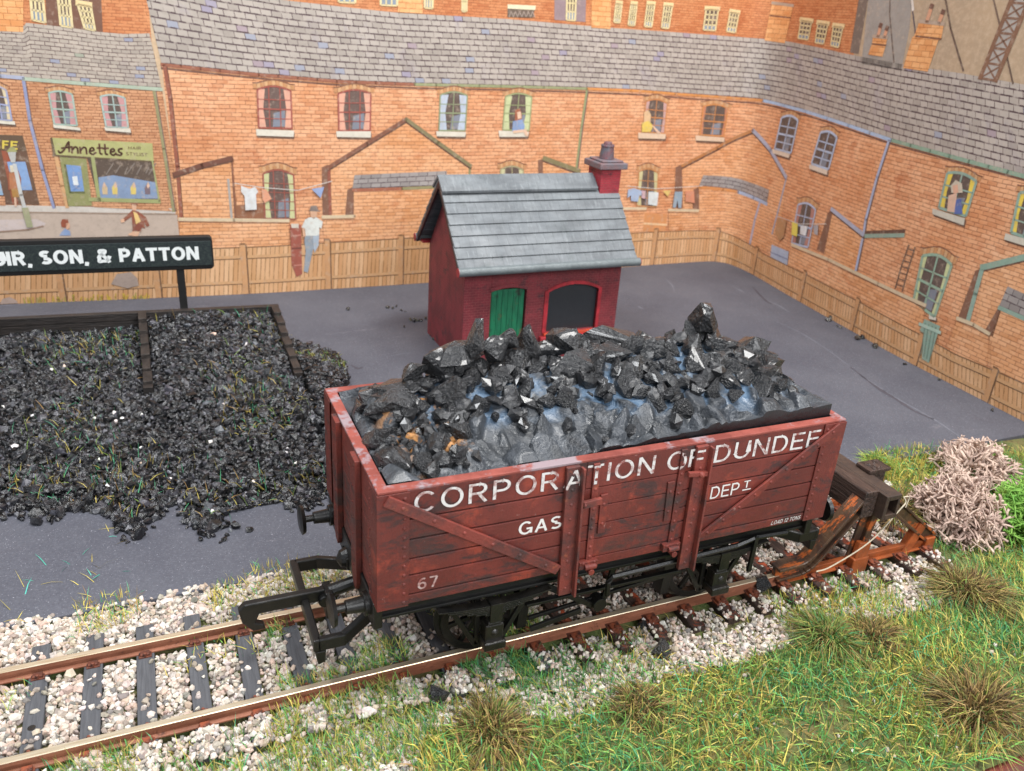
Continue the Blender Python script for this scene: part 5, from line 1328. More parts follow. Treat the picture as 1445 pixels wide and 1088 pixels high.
sheet([P_(GH.m, [(1231, -190), (1700, -190), (1700, 200), (1450, 150), (1200, 110), (1206, 70)], 1), P_(I_('9a948e'), [(1232, -60), (1292, -60), (1284, 40), (1272, 100), (1216, 90)], 2)]
      + L_(I_('5a4c46'), [(1258, -60), (1256, 20), (1262, 88)], .05, 3) + L_(I_('e6ddd4'), [(1285, -30), (1289, 14)], .09, 4) + L_(I_('4a4450'), [(1287, 5), (1294, 60)], .05, 3) + L_(I_('5a463c'), [(1328, -40), (1342, 40), (1360, 100)], .06, 3) + L_(I_('6a5448'), [(1398, -20), (1412, 38)], .05, 3) + L_(I_('5a463c'), [(1421, 78), (1430, 118)], .05, 3)
      + [P_(I_('6e6058'), [(1222, -60), (1236, -60), (1212, 76), (1200, 74)], 3)], 'gasholder')
g = []
def gp(t, s): # lattice girder: t down its length, s across
    a = np.array([(1452, -60), (1384, 110)][0]) * (1 - t) + np.array((1384, 110)) * t; b = np.array((1478, -60)) * (1 - t) + np.array((1406, 114)) * t; return tuple(a * (1 - s) + b * s)
g += [P_(I_('a9a29c'), [gp(0, 0), gp(0, 1), gp(1, 1), gp(1, 0)], 4)]
for s in (0, 1): g += L_(I_('7d5640'), [gp(0, s), gp(1, s)], .13, 6)
for k in range(8):
    a, b = k / 8, (k + 1) / 8; g += L_(I_('7a5746'), [gp(a, 0), gp(b, 1)], .05, 5) + L_(I_('7a5746'), [gp(b, 0), gp(a, 1)], .05, 5) + L_(I_('7a5746'), [gp(b, 0), gp(b, 1)], .06, 5)
sheet(g, 'girder')
sheet([P_(BR_MAIN, gut + [(1600, 640), (1445, 590), (1300, 515), (1110, 412), (1030, 366), (885, 370), (600, 395), (300, 412), (256, 412), (247, 250)], 1)], 'terrace_wall')
band('terrace_roof', SLATE_M, ridge, gut, 2)
sheet([P_(BR_FACT, [(-260, -200), (190, -190), (206, -40), (214, 60), (-260, 40)], 1), P_(I_('6e4636'), [(62, -60), (140, -60), (146, 60), (66, 40)], 2)], 'factory_wall')
sheet([P_(BR_SHOP, [(-260, 70), (0, 105), (228, 122), (257, 306), (-260, 300)], 1)], 'shop_wall')
band('shop_roof', SLATE_S, [(-260, 20), (0, 36), (33, 38), (37, 32), (90, 38), (140, 45), (175, 48), (211, 47)], [(-260, 88), (0, 107), (120, 116), (228, 124)], 3)
sheet([P_(BR_CHIM, [(-60, -60), (33, -60), (33, 45), (-60, 42)], 4)], 'chimney')
# street below the shops
sheet([P_(I_('b8a698', .03), [(-260, 292), (0, 295), (250, 303), (262, 420), (-260, 430)], 2), P_(I_('cbc3ba', .03), [(-260, 284), (0, 289), (247, 294), (248, 301), (0, 298), (-260, 294)], 3), P_(I_('c2b4b0', .03), [(-260, 306), (0, 310), (52, 309), (65, 315), (60, 321), (40, 325), (0, 328), (-260, 330)], 3)]
      + L_(I_('8d7464'), [(-260, 329), (0, 327), (40, 324), (61, 319)], .05, 4) + L_(I_('9a8474'), [(-260, 296), (0, 299), (247, 302)], .04, 4), 'street')

# ---- gutters and pipes
def gutter(a, b, c, w=.09):
    q = np.array(gut); xs = [p for p in np.linspace(a, b, max(3, int((b - a) / 25)))]
    pts = [(x, float(np.interp(x, q[:, 0], q[:, 1])) + 1) for x in xs]
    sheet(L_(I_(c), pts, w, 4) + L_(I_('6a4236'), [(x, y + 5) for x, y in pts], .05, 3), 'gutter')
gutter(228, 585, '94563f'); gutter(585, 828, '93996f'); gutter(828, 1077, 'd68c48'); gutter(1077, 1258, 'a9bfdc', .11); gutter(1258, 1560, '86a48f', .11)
sheet(L_(I_('a3aac0'), [(-200, 92), (0, 107), (33, 110)], .10, 5), 'gutter'); sheet(L_(I_('a9b8a4'), [(33, 111), (120, 118), (228, 126)], .10, 5), 'gutter')
def pipe(pts, c, w=.08, edge='6a5450'):
    sheet(L_(I_(edge), [(x + 2.2, y) for x, y in pts], w * .6, 3) + L_(I_(c), pts, w, 4), 'drainpipe')
pipe([(33, 112), (42, 170), (60, 240), (76, 293)], '8b93b8'); pipe([(217, 126), (231, 210), (245, 298)], '8f8a62'); pipe([(232, 92), (240, 140), (250, 235), (256, 312)], '8f4c38', .10, '5a3028')
pipe([(828, 126), (820, 180), (813, 238)], '8c9468'); pipe([(1255, 198), (1238, 250), (1222, 310), (1219, 330), (1208, 382)], 'a9b4d2', .10)

# ---- chimneys and factory windows
for pts, pots in (([(563, -70), (597, -70), (596, 19), (561, 17)], []), ([(836, -60), (864, -60), (861, 41), (834, 39)], []), ([(1090, 4), (1120, 8), (1116, 25), (1108, 61), (1079, 57), (1086, 22)], []), ([(1233, 51), (1253, 53), (1251, 64), (1246, 80), (1226, 77), (1231, 62)], [((1240, 51), (1244, 35)), ((1249, 52), (1253, 39))]), ([(1298, 30), (1333, 34), (1329, 55), (1325, 57), (1310, 101), (1275, 96), (1288, 53), (1291, 51)], [((1309, 30), (1316, 8)), ((1326, 32), (1332, 16))])):
    o_ = sheet([P_(BR_CHIM, pts, 5)] + (L_(I_('7a4a30'), [(pts[0][0] * .3 + pts[-1][0] * .7, pts[-1][1]), (pts[2][0], pts[2][1])], .05, 6) if len(pts) > 4 else []) + L_(I_('b09a88'), [pts[0], pts[1]], .10, 6), 'chimney')
    for a, b in pots: sheet(L_(I_('d49a7a'), [a, b], .15, 6) + L_(I_('6a4438'), [(b[0] - .8, b[1] + 2), b], .16, 7), 'chimney_pot', o_)
def bil(q, a, b):
    q = np.asarray(q, float); return (q[0] * (1 - a) + q[1] * a) * (1 - b) + (q[3] * (1 - a) + q[2] * a) * b
def fwin(q, nx=3, nz=4, fr='e2cf9c', glass='5a4a40', w=.05):
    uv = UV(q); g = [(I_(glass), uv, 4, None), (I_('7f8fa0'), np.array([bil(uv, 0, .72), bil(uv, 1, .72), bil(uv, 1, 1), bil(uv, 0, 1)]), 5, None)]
    for i in range(nx + 1): g.append((I_(fr), line_uv([bil(uv, i / nx, 0), bil(uv, i / nx, 1)], w if 0 < i < nx else w * 1.4), 6, None))
    for i in range(nz + 1): g.append((I_(fr), line_uv([bil(uv, 0, i / nz), bil(uv, 1, i / nz)], w), 6, None))
    g.append((I_('e6cb96'), line_uv([bil(uv, -.15, -.06), bil(uv, 1.15, -.06)], w * 3), 6, None))
    sheet(g, 'factory_window')
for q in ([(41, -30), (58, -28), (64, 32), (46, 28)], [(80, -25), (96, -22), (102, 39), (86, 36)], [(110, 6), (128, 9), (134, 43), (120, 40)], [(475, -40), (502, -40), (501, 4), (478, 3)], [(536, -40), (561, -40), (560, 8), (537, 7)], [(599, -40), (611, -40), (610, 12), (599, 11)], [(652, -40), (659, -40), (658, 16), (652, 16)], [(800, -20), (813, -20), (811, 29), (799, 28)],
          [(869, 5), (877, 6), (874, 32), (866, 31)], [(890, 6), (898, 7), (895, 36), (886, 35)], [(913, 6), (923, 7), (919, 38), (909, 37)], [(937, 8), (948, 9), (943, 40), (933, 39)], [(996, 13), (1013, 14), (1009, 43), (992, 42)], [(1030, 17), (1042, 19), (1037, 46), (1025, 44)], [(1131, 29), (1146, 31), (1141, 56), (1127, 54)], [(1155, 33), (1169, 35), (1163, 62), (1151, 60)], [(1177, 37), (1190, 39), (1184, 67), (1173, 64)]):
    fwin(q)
sheet([P_(I_('8f7a80'), [(783, -60), (828, -60), (826, 31), (782, 28)], 2), P_(I_('e6dcb8'), [(716, 6), (756, 8), (755, 14), (716, 12)], 4), P_(I_('5f5046'), [(716, 12), (754, 14), (752, 25), (716, 24)], 3)]
      + [x for k in range(6) for x in L_(I_('a08f84'), [(718 + 6 * k, 24), (721 + 6 * k, 16), (724 + 6 * k, 24)], .03, 5)], 'factory_annex')

# ---- house windows: pane, curtains, frame, sill and brick arch
def house_window(q, frame, cur=None, bars=(2, 4), sill=None, arch=True, glass='554642', arc=.10, sillc='d9d2c2', low='7b8290', curw=.24, fw=.048):
    uv = UV(q); top = [bil(uv, a, -arc * math.sin(math.pi * a)) for a in np.linspace(0, 1, 9)]
    outline = np.array(top + [uv[2], uv[3]])
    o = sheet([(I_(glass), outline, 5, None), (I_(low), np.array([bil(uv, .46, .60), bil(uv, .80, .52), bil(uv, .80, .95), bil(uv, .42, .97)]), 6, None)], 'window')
    if cur:
        for a, b, c in ((.02, curw, curw * .7), (.98, 1 - curw, 1 - curw * .7)):
            sheet([(I_(cur), np.array([bil(uv, a, 0), bil(uv, b, -.02), bil(uv, c, .5), bil(uv, b, 1), bil(uv, a, 1)]), 7, None)], 'curtain', o)
    g = []
    for i in range(1, bars[0]): g.append((I_(frame), line_uv([bil(uv, i / bars[0], -arc * .8), bil(uv, i / bars[0], 1)], fw * .7), 8, None))
    for i in range(1, bars[1]): g.append((I_(frame), line_uv([bil(uv, 0, i / bars[1]), bil(uv, 1, i / bars[1])], fw * (.9 if i * 2 == bars[1] else .55)), 8, None))
    for a, b in ((bil(uv, 0, 0), bil(uv, 0, 1)), (bil(uv, 0, 1), bil(uv, 1, 1)), (bil(uv, 1, 1), bil(uv, 1, 0))): g.append((I_(frame), line_uv([a, b], fw), 8, None))
    g += [(I_(frame), line_uv([a, b], fw), 8, None) for a, b in zip(top[:-1], top[1:])]
    sheet(g, 'window_frame', o)
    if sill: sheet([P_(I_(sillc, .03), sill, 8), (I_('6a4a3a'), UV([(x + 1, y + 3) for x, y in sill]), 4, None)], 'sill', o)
    if arch:
        g = []; N = 11
        for i in range(N):
            a0, a1 = -.12 + 1.24 * i / N, -.12 + 1.24 * (i + .86) / N; f = lambda a, d: bil(uv, a, -arc * math.sin(math.pi * np.clip(a, 0, 1)) - d)
            g.append((I_('d9a878' if i % 2 else 'c98f5e'), np.array([f(a0, .03), f(a1, .03), f(a1, .16), f(a0, .16)]), 6, None))
        g += [(I_('7d4c34'), line_uv([f(a, .165), f(b, .165)], .035), 7, None) for a, b in zip(np.linspace(-.14, 1.14, 9)[:-1], np.linspace(-.14, 1.14, 9)[1:])]
        sheet(g, 'brick_arch', o)
    return o
hw = house_window
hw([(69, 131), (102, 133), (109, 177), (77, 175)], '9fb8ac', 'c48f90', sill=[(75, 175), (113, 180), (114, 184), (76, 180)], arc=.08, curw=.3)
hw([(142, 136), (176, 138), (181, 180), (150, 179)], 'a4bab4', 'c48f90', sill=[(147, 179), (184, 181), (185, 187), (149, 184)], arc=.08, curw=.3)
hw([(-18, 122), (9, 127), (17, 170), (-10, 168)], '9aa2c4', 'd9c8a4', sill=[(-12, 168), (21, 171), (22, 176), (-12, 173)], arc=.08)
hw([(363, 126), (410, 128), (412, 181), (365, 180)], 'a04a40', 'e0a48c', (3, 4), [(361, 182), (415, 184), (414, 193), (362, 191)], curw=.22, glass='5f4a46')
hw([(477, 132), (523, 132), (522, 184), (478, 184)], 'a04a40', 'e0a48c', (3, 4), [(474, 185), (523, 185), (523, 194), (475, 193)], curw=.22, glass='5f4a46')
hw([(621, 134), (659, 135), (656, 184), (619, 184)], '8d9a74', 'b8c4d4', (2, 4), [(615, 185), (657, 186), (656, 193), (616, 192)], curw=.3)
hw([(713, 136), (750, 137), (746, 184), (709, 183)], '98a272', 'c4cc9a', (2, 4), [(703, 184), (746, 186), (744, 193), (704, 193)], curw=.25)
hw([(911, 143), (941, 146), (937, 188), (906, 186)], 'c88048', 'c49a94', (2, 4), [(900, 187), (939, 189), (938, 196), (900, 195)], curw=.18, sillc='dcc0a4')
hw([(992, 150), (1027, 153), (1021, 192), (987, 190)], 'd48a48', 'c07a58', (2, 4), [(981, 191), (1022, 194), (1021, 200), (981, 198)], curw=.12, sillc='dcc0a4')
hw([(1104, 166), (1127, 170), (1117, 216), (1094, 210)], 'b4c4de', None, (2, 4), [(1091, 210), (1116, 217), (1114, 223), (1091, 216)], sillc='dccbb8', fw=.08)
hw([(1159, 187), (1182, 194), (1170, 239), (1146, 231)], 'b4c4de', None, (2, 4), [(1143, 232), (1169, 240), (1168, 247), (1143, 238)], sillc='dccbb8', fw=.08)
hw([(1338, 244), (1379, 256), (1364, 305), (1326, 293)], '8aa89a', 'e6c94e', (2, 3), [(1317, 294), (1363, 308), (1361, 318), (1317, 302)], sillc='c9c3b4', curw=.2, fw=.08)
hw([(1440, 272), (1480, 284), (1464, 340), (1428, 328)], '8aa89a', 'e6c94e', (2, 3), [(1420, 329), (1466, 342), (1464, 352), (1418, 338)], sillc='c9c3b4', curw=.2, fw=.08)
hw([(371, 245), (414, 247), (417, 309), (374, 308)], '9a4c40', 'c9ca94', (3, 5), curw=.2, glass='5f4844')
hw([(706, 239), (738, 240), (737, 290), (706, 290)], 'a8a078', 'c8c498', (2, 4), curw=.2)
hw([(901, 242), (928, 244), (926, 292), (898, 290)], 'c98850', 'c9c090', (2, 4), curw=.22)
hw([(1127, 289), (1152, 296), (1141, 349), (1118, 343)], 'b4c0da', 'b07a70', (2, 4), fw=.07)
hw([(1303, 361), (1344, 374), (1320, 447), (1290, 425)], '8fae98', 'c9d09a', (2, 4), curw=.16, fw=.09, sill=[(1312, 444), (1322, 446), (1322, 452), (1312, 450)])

# ---- back extensions, sheds, yard walls
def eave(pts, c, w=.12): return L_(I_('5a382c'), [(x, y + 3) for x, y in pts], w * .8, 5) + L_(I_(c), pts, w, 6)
DK = '7d5340'
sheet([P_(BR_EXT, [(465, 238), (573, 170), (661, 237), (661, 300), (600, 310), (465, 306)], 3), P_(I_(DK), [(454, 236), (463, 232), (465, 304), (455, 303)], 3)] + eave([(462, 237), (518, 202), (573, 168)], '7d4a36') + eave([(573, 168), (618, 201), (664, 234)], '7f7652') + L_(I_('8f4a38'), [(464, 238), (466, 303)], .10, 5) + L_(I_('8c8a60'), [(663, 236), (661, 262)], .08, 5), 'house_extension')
sheet([P_(BR_EXT, [(499, 268), (615, 262), (640, 262), (640, 345), (499, 348)], 6), P_(I_(DK), [(490, 268), (500, 262), (501, 305), (487, 304)], 4)], 'shed_wall')
band('shed_roof', SLATE_X, [(500, 247), (560, 244), (630, 241)], [(497, 266), (555, 264), (630, 261)], 7, 3, 30)
sheet(L_(I_('a05a40'), [(498, 268), (567, 266)], .10, 8) + L_(I_('8f8a60'), [(567, 266), (630, 263)], .10, 8), 'gutter')
sheet([P_(BR_EXT, [(766, 227), (818, 244), (820, 300), (766, 300)], 3), P_(I_(DK), [(759, 226), (766, 224), (766, 300), (760, 300)], 3)] + eave([(767, 223), (817, 241)], '7f7650', .16), 'house_extension')
sheet([P_(BR_EXT, [(963, 236), (1063, 187), (1090, 215), (1112, 252), (1104, 300), (1098, 356), (1050, 350), (963, 300)], 3), P_(I_(DK), [(953, 236), (962, 232), (963, 294), (951, 293)], 3)] + eave([(962, 234), (1012, 208), (1063, 184)], 'b4743e') + eave([(1063, 184), (1088, 212), (1110, 250)], 'a9aec4', .15) + L_(I_('a9aec4'), [(1110, 252), (1098, 300), (1090, 330)], .08, 5), 'house_extension')
sheet([P_(BR_EXT, [(986, 266), (1040, 270), (1086, 288), (1076, 352), (1040, 344), (986, 342)], 6), P_(I_(DK), [(978, 268), (988, 262), (988, 296), (977, 294)], 4)], 'shed_wall')
band('shed_roof', SLATE_X, [(992, 247), (1025, 249), (1055, 256), (1086, 268)], [(986, 262), (1020, 265), (1050, 271), (1083, 286)], 7, 3, 40)
sheet(L_(I_('d48a4a'), [(986, 264), (1020, 267), (1042, 271)], .12, 8) + L_(I_('a9bbd8'), [(1042, 271), (1064, 279), (1083, 288)], .13, 8) + L_(I_('b4b4cc'), [(1073, 286), (1066, 310), (1059, 345)], .11, 8), 'gutter')
sheet([P_(BR_EXT, [(1176, 296), (1219, 334), (1210, 384), (1160, 372)], 3), P_(I_(DK), [(1169, 300), (1176, 294), (1164, 358), (1153, 352)], 3)] + eave([(1174, 295), (1219, 331)], 'a9aec4', .14) + L_(I_('5a382c'), [(1222, 328), (1277, 326)], .10, 5) + L_(I_('8ba495'), [(1222, 333), (1276, 332)], .13, 6), 'house_extension')
sheet([P_(BR_EXT, [(1389, 380), (1450, 364), (1600, 400), (1600, 600), (1370, 500)], 3), P_(I_(DK), [(1377, 382), (1387, 378), (1370, 452), (1353, 448)], 4)] + eave([(1388, 377), (1450, 362)], '86a494', .17) + L_(I_('8aa89a'), [(1387, 378), (1377, 415), (1366, 455)], .14, 6) + [P_(I_('86a494'), [(1384, 373), (1392, 372), (1391, 380), (1384, 381)], 7)], 'house_extension')
sheet([P_(BR_EXT, [(1412, 437), (1452, 452), (1600, 520), (1600, 620), (1400, 520), (1398, 476)], 6), P_(I_(DK), [(1412, 430), (1424, 404), (1414, 436), (1402, 476), (1391, 466)], 6)], 'shed_wall')
band('shed_roof', SLATE_X, [(1423, 404), (1452, 417), (1540, 455)], [(1411, 432), (1450, 449), (1540, 490)], 7, 3, 30)
sheet(L_(I_('8aa89a'), [(1411, 434), (1450, 451), (1540, 492)], .12, 8), 'gutter')
def yard_wall(pts, bot, lay=8, cap='d8c2a0'):
    sheet([P_(BR_EXT, pts + bot[::-1], lay)] + L_(I_(cap), pts, .11, lay + 1) + L_(I_('7a5038'), [(x, y + 3.5) for x, y in pts], .03, lay + 1), 'yard_wall')
sheet([P_(BR_EXT, [(245, 249), (327, 226), (332, 310), (252, 311)], 3), P_(I_('8f5a3c'), [(329, 240), (334, 290), (372, 286), (373, 310), (332, 310)], 3)] + eave([(246, 246), (285, 233), (327, 223)], '6a3a2c', .14) + L_(I_('7a4630'), [(327, 224), (332, 309)], .05, 5) + L_(I_('a8a4a0'), [(322, 253), (327, 309)], .07, 6), 'house_extension')
yard_wall([(253, 309), (330, 310), (407, 311)], [(254, 358), (330, 354), (407, 350)])
yard_wall([(455, 306), (500, 305)], [(458, 348), (500, 346)], 5)
yard_wall([(872, 294), (911, 294)], [(872, 340), (911, 338)]); yard_wall([(943, 296), (985, 297)], [(943, 337), (985, 336)])
yard_wall([(1118, 345), (1170, 366), (1240, 400), (1307, 431)], [(1110, 385), (1165, 408), (1240, 448), (1300, 478)])
yard_wall([(1352, 449), (1375, 458), (1397, 471)], [(1335, 500), (1362, 512), (1392, 528)])
sheet([P_(I_('9a4a3c'), [(409, 318), (424, 316), (426, 386), (418, 390), (411, 372)], 17), P_(I_('cdc3b4'), [(410, 315), (421, 315), (421, 321), (411, 321)], 18)] + L_(I_('c27a6a'), [(413, 332), (424, 331)], .05, 18) + L_(I_('6a2c26'), [(412, 350), (425, 349)], .05, 18) + L_(I_('c27a6a'), [(415, 374), (425, 373)], .05, 18), 'gate_post')
sheet([P_(I_('d48f58'), [(909, 300), (941, 302), (938, 328), (906, 326)], 9)] + L_(I_('e8c094'), [(908, 315), (940, 317)], .08, 10), 'yard_gate')
sheet([P_(I_('a9b8d0'), [(1090, 345), (1114, 355), (1112, 374), (1088, 364)], 9)] + L_(I_('7f8cae'), [(1089, 356), (1113, 366)], .05, 10), 'yard_gate')
sheet([P_(I_('8aa898'), [(1307, 450), (1329, 460), (1313, 512), (1303, 506), (1306, 470), (1300, 466)], 17)] + [x for k in range(4) for x in L_(I_('5f7a70'), [(1308 + 5 * k, 456 + 2 * k), (1302 + 4 * k, 500 + 3 * k)], .03, 18)] + L_(I_('a9c4b4'), [(1300, 457), (1329, 469)], .10, 19), 'yard_gate')
sheet(L_(I_('6a5040'), [(1283, 346), (1272, 378), (1264, 407)], .05, 5) + L_(I_('6a5040'), [(1292, 349), (1282, 381), (1274, 411)], .05, 5) + [x for k in range(7) for x in L_(I_('6a5040'), [(1282 - 2.7 * k, 351 + 8.4 * k), (1291 - 2.7 * k, 354 + 8.4 * k)], .035, 5)], 'ladder')

# ---- board fence
ftop = [(-260, 378), (0, 361), (100, 358), (200, 354), (300, 350), (385, 347), (462, 342), (567, 336), (605, 334), (750, 331), (885, 329), (925, 327), (975, 325), (1013, 326), (1040, 335), (1080, 359), (1140, 388), (1216, 427), (1300, 472), (1350, 500), (1408, 524), (1460, 547), (1600, 618)]
fbot = [(-260, 441), (0, 430), (100, 426), (200, 422), (300, 418), (360, 415), (450, 409), (540, 404), (600, 400), (740, 389), (885, 377), (940, 373), (985, 370), (1012, 369), (1030, 372), (1080, 397), (1120, 420), (1205, 468), (1270, 503), (1330, 535), (1390, 565), (1460, 602), (1600, 675)]
fence = band('board_fence', FENCE, ftop, fbot, 12, 4, 170, flat_bottom=ZY + .003)
A, B = UV(ftop), UV(fbot); B[:, 1] = ZY
sA = np.interp(A[:, 0], A[:, 0], A[:, 0])
def frail(t, dark=False):
    us = np.linspace(A[0, 0], A[-1, 0], 240); z = ZY + t * (np.interp(us, A[:, 0], A[:, 1]) - ZY); return np.stack([us, z], 1)
g = []
for t, w in ((.80, .10), (.26, .10)):
    R = frail(t)
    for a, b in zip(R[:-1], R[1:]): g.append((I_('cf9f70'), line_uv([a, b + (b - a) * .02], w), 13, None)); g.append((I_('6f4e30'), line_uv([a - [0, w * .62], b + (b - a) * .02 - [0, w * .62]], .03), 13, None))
R = frail(1.0)
for a, b in zip(R[:-1], R[1:]): g.append((I_('7a5636'), line_uv([a, b + (b - a) * .02], .035), 13, None))
sheet(g, 'fence_rail', fence)
for x in (-120, -20, 78, 216, 342, 461, 565, 690, 800, 925, 1013, 1070, 1138, 1213, 1304, 1407, 1500):
    t_, b_ = (x, float(np.interp(x, *np.array(ftop).T)) - 4), (x, float(np.interp(x, *np.array(fbot).T)))
    u = card_uv(*t_); ub = np.array([u[0] + .0, ZY + .01])
    sheet([(I_('6a4a2e'), line_uv([u + [.06, 0], ub + [.06, 0]], .14), 14, None), (I_('c99566'), line_uv([u, ub], .17), 15, None), (I_('7a5636'), line_uv([u + [-.09, .02], u + [.09, .02]], .05), 16, None)], 'fence_post', fence)
# grass and stones drawn at the foot of the fence on the left
g = []
for k in range(60):
    x = RNG.uniform(30, 210); y = float(np.interp(x, *np.array(fbot).T)); g += L_(I_('c9a83f' if k % 3 else 'a89a4a'), [(x, y), (x + RNG.uniform(-3, 3), y - RNG.uniform(4, 11))], .035, 17)
sheet(g, 'drawn_grass')
g = [P_(I_('b09a90'), [(0, 428), (4, 421), (14, 418), (24, 423), (26, 427)], 17), P_(I_('a8968c'), [(157, 400), (165, 386), (185, 383), (194, 392), (196, 402), (180, 406)], 17)]
for k_ in g: sheet([k_], 'drawn_stone')

# ---- shops
SG = 'aeae70'
sh = sheet([P_(I_(SG), [(71, 194), (215, 202), (217, 227), (75, 218)], 6), P_(I_('5a4a30'), [(71, 194), (74, 194), (79, 218), (75, 218)], 7)] + L_(I_('5a4a34'), [(75, 219), (217, 228)], .05, 7), 'shop_sign')
INKD = I_('5a3526')
def pen(strokes, ox, oy, s, w, lay, mat):
    g = []
    for st in strokes:
        q = smooth_path(st, 4) if len(st) > 2 else np.array(st, float); g += L_(mat, [(ox + x / s, oy + y / s) for x, y in q], w, lay)
    return g
ANN = [[(330, 850), (340, 862), (360, 848), (380, 812), (390, 800)], [(390, 800), (390, 830), (392, 856)], [(348, 836), (372, 832), (402, 829)],
       [(406, 826), (408, 862)], [(408, 846), (424, 829), (437, 836), (441, 864)], [(452, 830), (455, 864)], [(455, 848), (472, 831), (486, 838), (490, 868)],
       [(508, 853), (530, 847), (524, 833), (510, 840), (508, 860), (524, 870), (542, 860)], [(561, 812), (565, 862), (577, 869)], [(549, 835), (580, 834)],
       [(592, 814), (596, 864), (608, 871)], [(581, 838), (612, 836)], [(624, 858), (645, 852), (640, 839), (627, 845), (625, 865), (641, 875), (656, 864)],
       [(690, 838), (672, 842), (672, 856), (687, 864), (680, 875), (658, 872)]]
sheet(pen(ANN, 0, 0, 4.0, .052, 7, INKD), 'lettering', sh)
def printed_text(s, p0, p1, hpx, mat, lay, bold=0.0):
    """built-in letters laid along the card from p0 to p1 (photo points of the baseline)"""
    v, f, lv = text_mesh(s, bold); a, b = card_uv(*p0), card_uv(*p1); up = card_uv(p0[0], p0[1] - hpx) - a; w = v[:, 0].max()
    q = a + (v[:, :1] / w) * (b - a) + v[:, 1:] * up; V = np.array([card_xyz(p[0], p[1], lay + .2 * k) for p, k in zip(q, lv)]); return [tuple(p) for p in V], f
def text_part(s, p0, p1, hpx, c, lay, parent, bold=0.0):
    V, f = printed_text(s, p0, p1, hpx, None, lay, bold); me = bpy.data.meshes.new('lettering'); me.from_pydata(V, [], f); me.materials.append(I_(c)); me.transform(Matrix.Translation((-7, -18, -ZY))); link('lettering', me, parent)
text_part('HAIR', (181, 210.5), (199, 211), 4.2, '5a3a2a', 7, sh); text_part('STYLIST', (178, 219), (208, 220.5), 4.6, '5a3a2a', 7, sh)
sheet([P_(I_('8a8c58'), [(84, 221), (122, 224), (130, 290), (96, 291)], 5)] + L_(I_('d0a070'), [(79, 220), (88, 262), (95, 292)], .10, 5), 'shop_door')
sheet([P_(I_('6f95c8'), [(92, 232), (114, 234), (119, 271), (99, 271)], 6), P_(I_('e6ecee'), [(102, 249), (109, 248), (111, 261), (104, 261)], 7)] + L_(I_('5a6238'), [(92, 232), (99, 271), (119, 271)], .05, 7) + L_(I_('5a80b4'), [(104, 268), (112, 262)], .04, 7), 'door_glass')
wn_ = sheet([P_(I_('4e4038'), [(123, 222), (215, 228), (224, 282), (139, 282)], 5), P_(I_('7d94b4'), [(139, 250), (160, 247), (219, 257), (223, 280), (141, 280)], 6)] + L_(I_('9aa068'), [(131, 222), (140, 282)], .10, 8) + L_(I_('9aa068'), [(127, 281), (225, 284)], .12, 8) + L_(I_('9aa068'), [(215, 227), (225, 284)], .05, 8)
      + [x for k in range(7) for x in L_(I_('7f756e'), [(150 + 10 * k + 3 * (k % 3), 246 - 2 * (k % 2)), (160 + 10 * k, 230 + 3 * (k % 3))], .03, 7)]
      + [P_(I_(c), [(x - 3, 274), (x - 4, 265), (x, 258), (x + 4, 265), (x + 4, 274)], 7) for x, c in ((148, 'c9b08a'), (162, 'd9c06a'), (188, 'd9c06a'), (208, '6f5f6a'))] + [P_(I_('d9b49a'), [(x - 2, 262), (x, 256), (x + 2.5, 262), (x, 266)], 8) for x in (147, 163, 189, 209)], 'shop_window')
sheet([P_(BR_SHOP, [(130, 284), (225, 286), (244, 298), (133, 292)], 5)], 'stall_riser')
cf = sheet([P_(I_('54402f'), [(-60, 188), (32, 191), (38, 213), (-60, 210)], 5), P_(I_('5f4232'), [(-60, 209), (38, 213), (56, 289), (-60, 286)], 4), P_(I_('94482f'), [(2, 212), (14, 214), (26, 288), (18, 288)], 5), P_(I_('7fa0cc'), [(10, 228), (36, 228), (46, 268), (20, 268)], 6), P_(I_('8fb0cc'), [(-60, 250), (0, 254), (5, 275), (-60, 274)], 5), P_(BR_SHOP, [(-60, 276), (7, 277), (8, 290), (-60, 288)], 5)], 'cafe_front')
text_part('CAFE', (-26, 208), (25, 211), 12, 'd9c24a', 8, cf, .03)
# street lamp and people drawn on the card
sheet(L_(I_('c4c6c4'), [(21, 232), (30, 275), (36, 296)], .10, 10) + L_(I_('9a9c7a'), [(36, 295), (42, 318)], .17, 11) + [P_(I_('b4b4b0'), [(11, 214), (23, 214), (22, 229), (16, 229)], 10), P_(I_('9a9a62'), [(9, 214), (15, 207), (20, 207), (25, 214)], 11)], 'street_lamp')
def figure(items): sheet([P_(I_(c), pts, l) for c, pts, l in items], 'printed_person')
figure([('8f4a30', [(15, 240), (26, 240), (30, 252), (30, 268), (12, 268), (11, 250)], 8), ('b0704a', [(13, 244), (27, 243), (30, 266), (14, 266)], 9), ('a87a3a', [(16, 266), (29, 266), (28, 278), (18, 278)], 9), ('d9b49a', [(20, 278), (23, 278), (24, 291), (21, 291)], 9), ('d9cfb8', [(14, 233), (21, 232), (22, 242), (15, 243)], 9)])
figure([('8f4228', [(86, 314), (88, 309), (96, 309), (97, 315), (92, 321), (87, 320)], 6), ('d9a88a', [(93, 315), (98, 314), (99, 321), (94, 324)], 6), ('7f98c0', [(86, 328), (92, 322), (99, 326), (100, 332), (84, 332)], 6)])
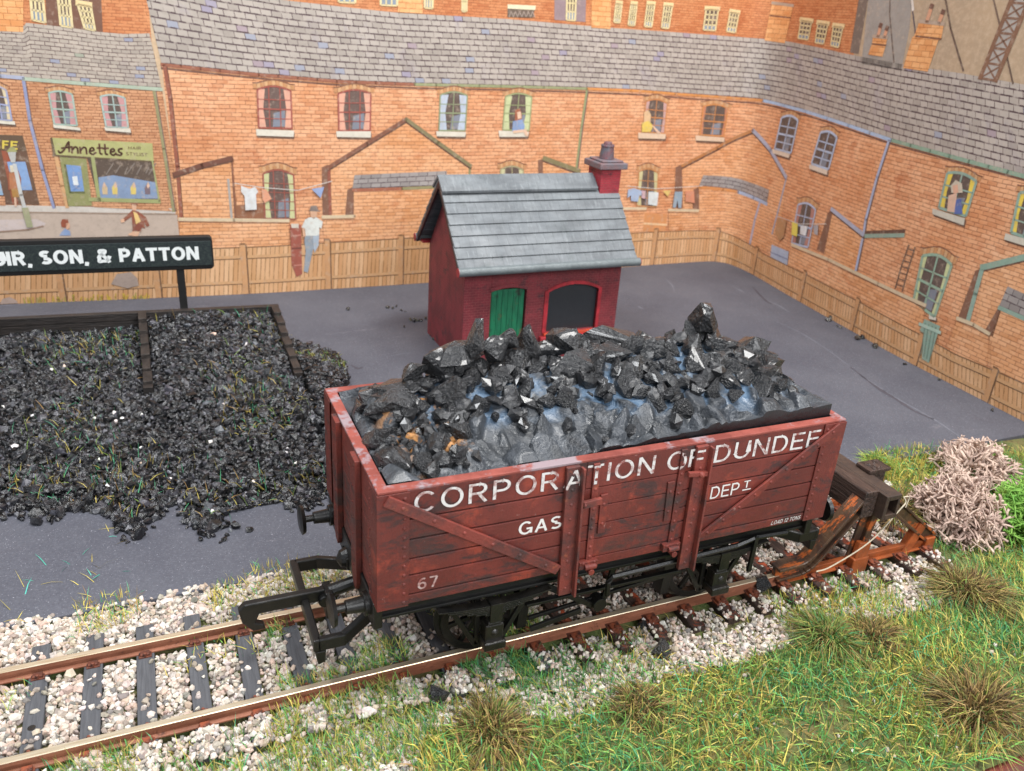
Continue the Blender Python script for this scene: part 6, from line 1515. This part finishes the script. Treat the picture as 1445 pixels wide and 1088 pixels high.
figure([('8f4f34', [(184, 284), (189, 281), (195, 285), (194, 290), (185, 289)], 6), ('e0b090', [(186, 288), (193, 289), (192, 297), (187, 296)], 6), ('8a4630', [(187, 296), (195, 298), (206, 306), (211, 318), (207, 320), (203, 313), (205, 322), (187, 318), (186, 305), (176, 312), (173, 309)], 6), ('e6c27a', [(188, 298), (194, 301), (199, 312), (192, 316)], 7), ('7d3a2c', [(187, 316), (201, 316), (199, 327), (187, 326)], 7), ('e0b090', [(170, 310), (175, 308), (176, 313), (171, 314)], 7), ('e0b090', [(190, 325), (198, 326), (194, 334), (180, 331)], 7)])
figure([('d9dcd6', [(430, 309), (436, 306), (446, 306), (455, 312), (453, 322), (450, 320), (450, 332), (430, 332), (429, 322), (425, 320)], 19), ('8c98a4', [(430, 331), (450, 331), (449, 342), (441, 352), (434, 384), (428, 382), (431, 354), (429, 340)], 18), ('a8b6c4', [(441, 333), (450, 331), (449, 346), (443, 356)], 19), ('d9aa8a', [(437, 296), (447, 296), (447, 304), (442, 309), (438, 305)], 19), ('7a6f6a', [(436, 297), (438, 290), (446, 289), (448, 295), (452, 298)], 20), ('d9aa8a', [(426, 320), (430, 322), (431, 333), (427, 333)], 19)])
figure([('a0583c', [(726, 155), (733, 153), (736, 163), (735, 172), (726, 174)], 10), ('e6c0a4', [(729, 158), (734, 157), (735, 166), (730, 168)], 11), ('7f9ac4', [(723, 171), (736, 168), (740, 178), (738, 184), (722, 185)], 11), ('e6c0a4', [(723, 184), (742, 182), (745, 192), (741, 192), (738, 186), (724, 188)], 12)])
figure([('d9b48a', [(908, 158), (914, 155), (918, 162), (917, 172), (908, 172)], 10), ('e0c25a', [(905, 173), (915, 170), (921, 178), (917, 186), (905, 186)], 11), ('e6c0a4', [(918, 176), (922, 178), (932, 188), (927, 188)], 12)])
figure([('c9bca8', [(1343, 262), (1350, 254), (1359, 259), (1360, 272), (1352, 272), (1344, 272)], 10), ('d9a68c', [(1346, 262), (1353, 260), (1354, 272), (1347, 273)], 11), ('dcb49c', [(1340, 276), (1352, 272), (1350, 300), (1338, 298)], 11), ('4a66a8', [(1351, 282), (1358, 280), (1360, 302), (1348, 302)], 12)])
# washing lines
def wash(line, items):
    sheet(L_(I_('d9d4cc'), line, .022, 17) + [P_(I_(c), pts, 18) for c, pts in items], 'washing_line')
wash([(331, 258), (370, 264), (420, 268), (468, 255)], [('dcdede', [(340, 261), (344, 263), (352, 266), (360, 263), (364, 270), (361, 274), (362, 295), (346, 296), (345, 276), (340, 270)]), ('dc9a7a', [(369, 266), (376, 267), (383, 280), (373, 286), (370, 280)]), ('8fa6d0', [(439, 266), (457, 263), (452, 279)])])
wash([(884, 262), (925, 266), (990, 262)], [('a0b4d0', [(885, 267), (893, 265), (903, 268), (906, 276), (901, 275), (899, 284), (889, 283), (889, 275), (884, 279)]), ('c9a8b0', [(904, 268), (910, 269), (909, 280), (904, 279)]), ('d6dcdc', [(914, 270), (928, 271), (926, 290), (913, 288)]), ('e0c070', [(934, 269), (946, 268), (941, 277)]), ('8fa4b4', [(951, 270), (962, 270), (960, 293), (956, 293), (955, 282), (952, 293), (948, 292)]), ('d48a6a', [(966, 269), (978, 269), (979, 286), (966, 284)])])
wash([(1098, 305), (1130, 316), (1168, 316)], [('b4855a', [(1099, 308), (1112, 311), (1108, 334), (1102, 340), (1096, 330)]), ('e0cf5a', [(1120, 313), (1128, 316), (1127, 334), (1119, 331)]), ('dfe3e6', [(1132, 318), (1142, 319), (1139, 333), (1131, 330)]), ('a8a4a8', [(1150, 318), (1157, 317), (1156, 332), (1151, 330)])])

# ------------------------------------------------------------------ light: a bright room, daylight lamps overhead
w = bpy.data.worlds.new('World'); S.world = w; w.use_nodes = True
w.node_tree.nodes['Background'].inputs[0].default_value = (.86, .92, 1.0, 1); w.node_tree.nodes['Background'].inputs[1].default_value = .38
def area(loc, target, sx, sy, power, col):
    l = bpy.data.lights.new('area_lamp', 'AREA'); l.shape = 'RECTANGLE'; l.size = sx; l.size_y = sy; l.energy = power; l.color = col
    o = link('area_lamp', l); o.location = loc; o.rotation_euler = (Vector(target) - Vector(loc)).to_track_quat('-Z', 'Y').to_euler(); return o
area((14, -6, 46), (5, 7, 0), 24, 8, 18500, (1, .985, .96))
area((-18, 2, 48), (4, 8, 0), 22, 6, 11500, (.96, .98, 1))
area((10, -40, 30), (6, 8, 1), 30, 18, 13500, (.97, .985, 1))
vs_ = S.view_settings; vs_.view_transform = 'Standard'; vs_.look = 'None'; vs_.gamma = 1.0; vs_.use_curve_mapping = False; vs_.exposure = 0.0
S.display_settings.display_device = 'sRGB'
vs_.exposure = 0.47
S.cycles.max_bounces = 6; S.cycles.use_denoising = True
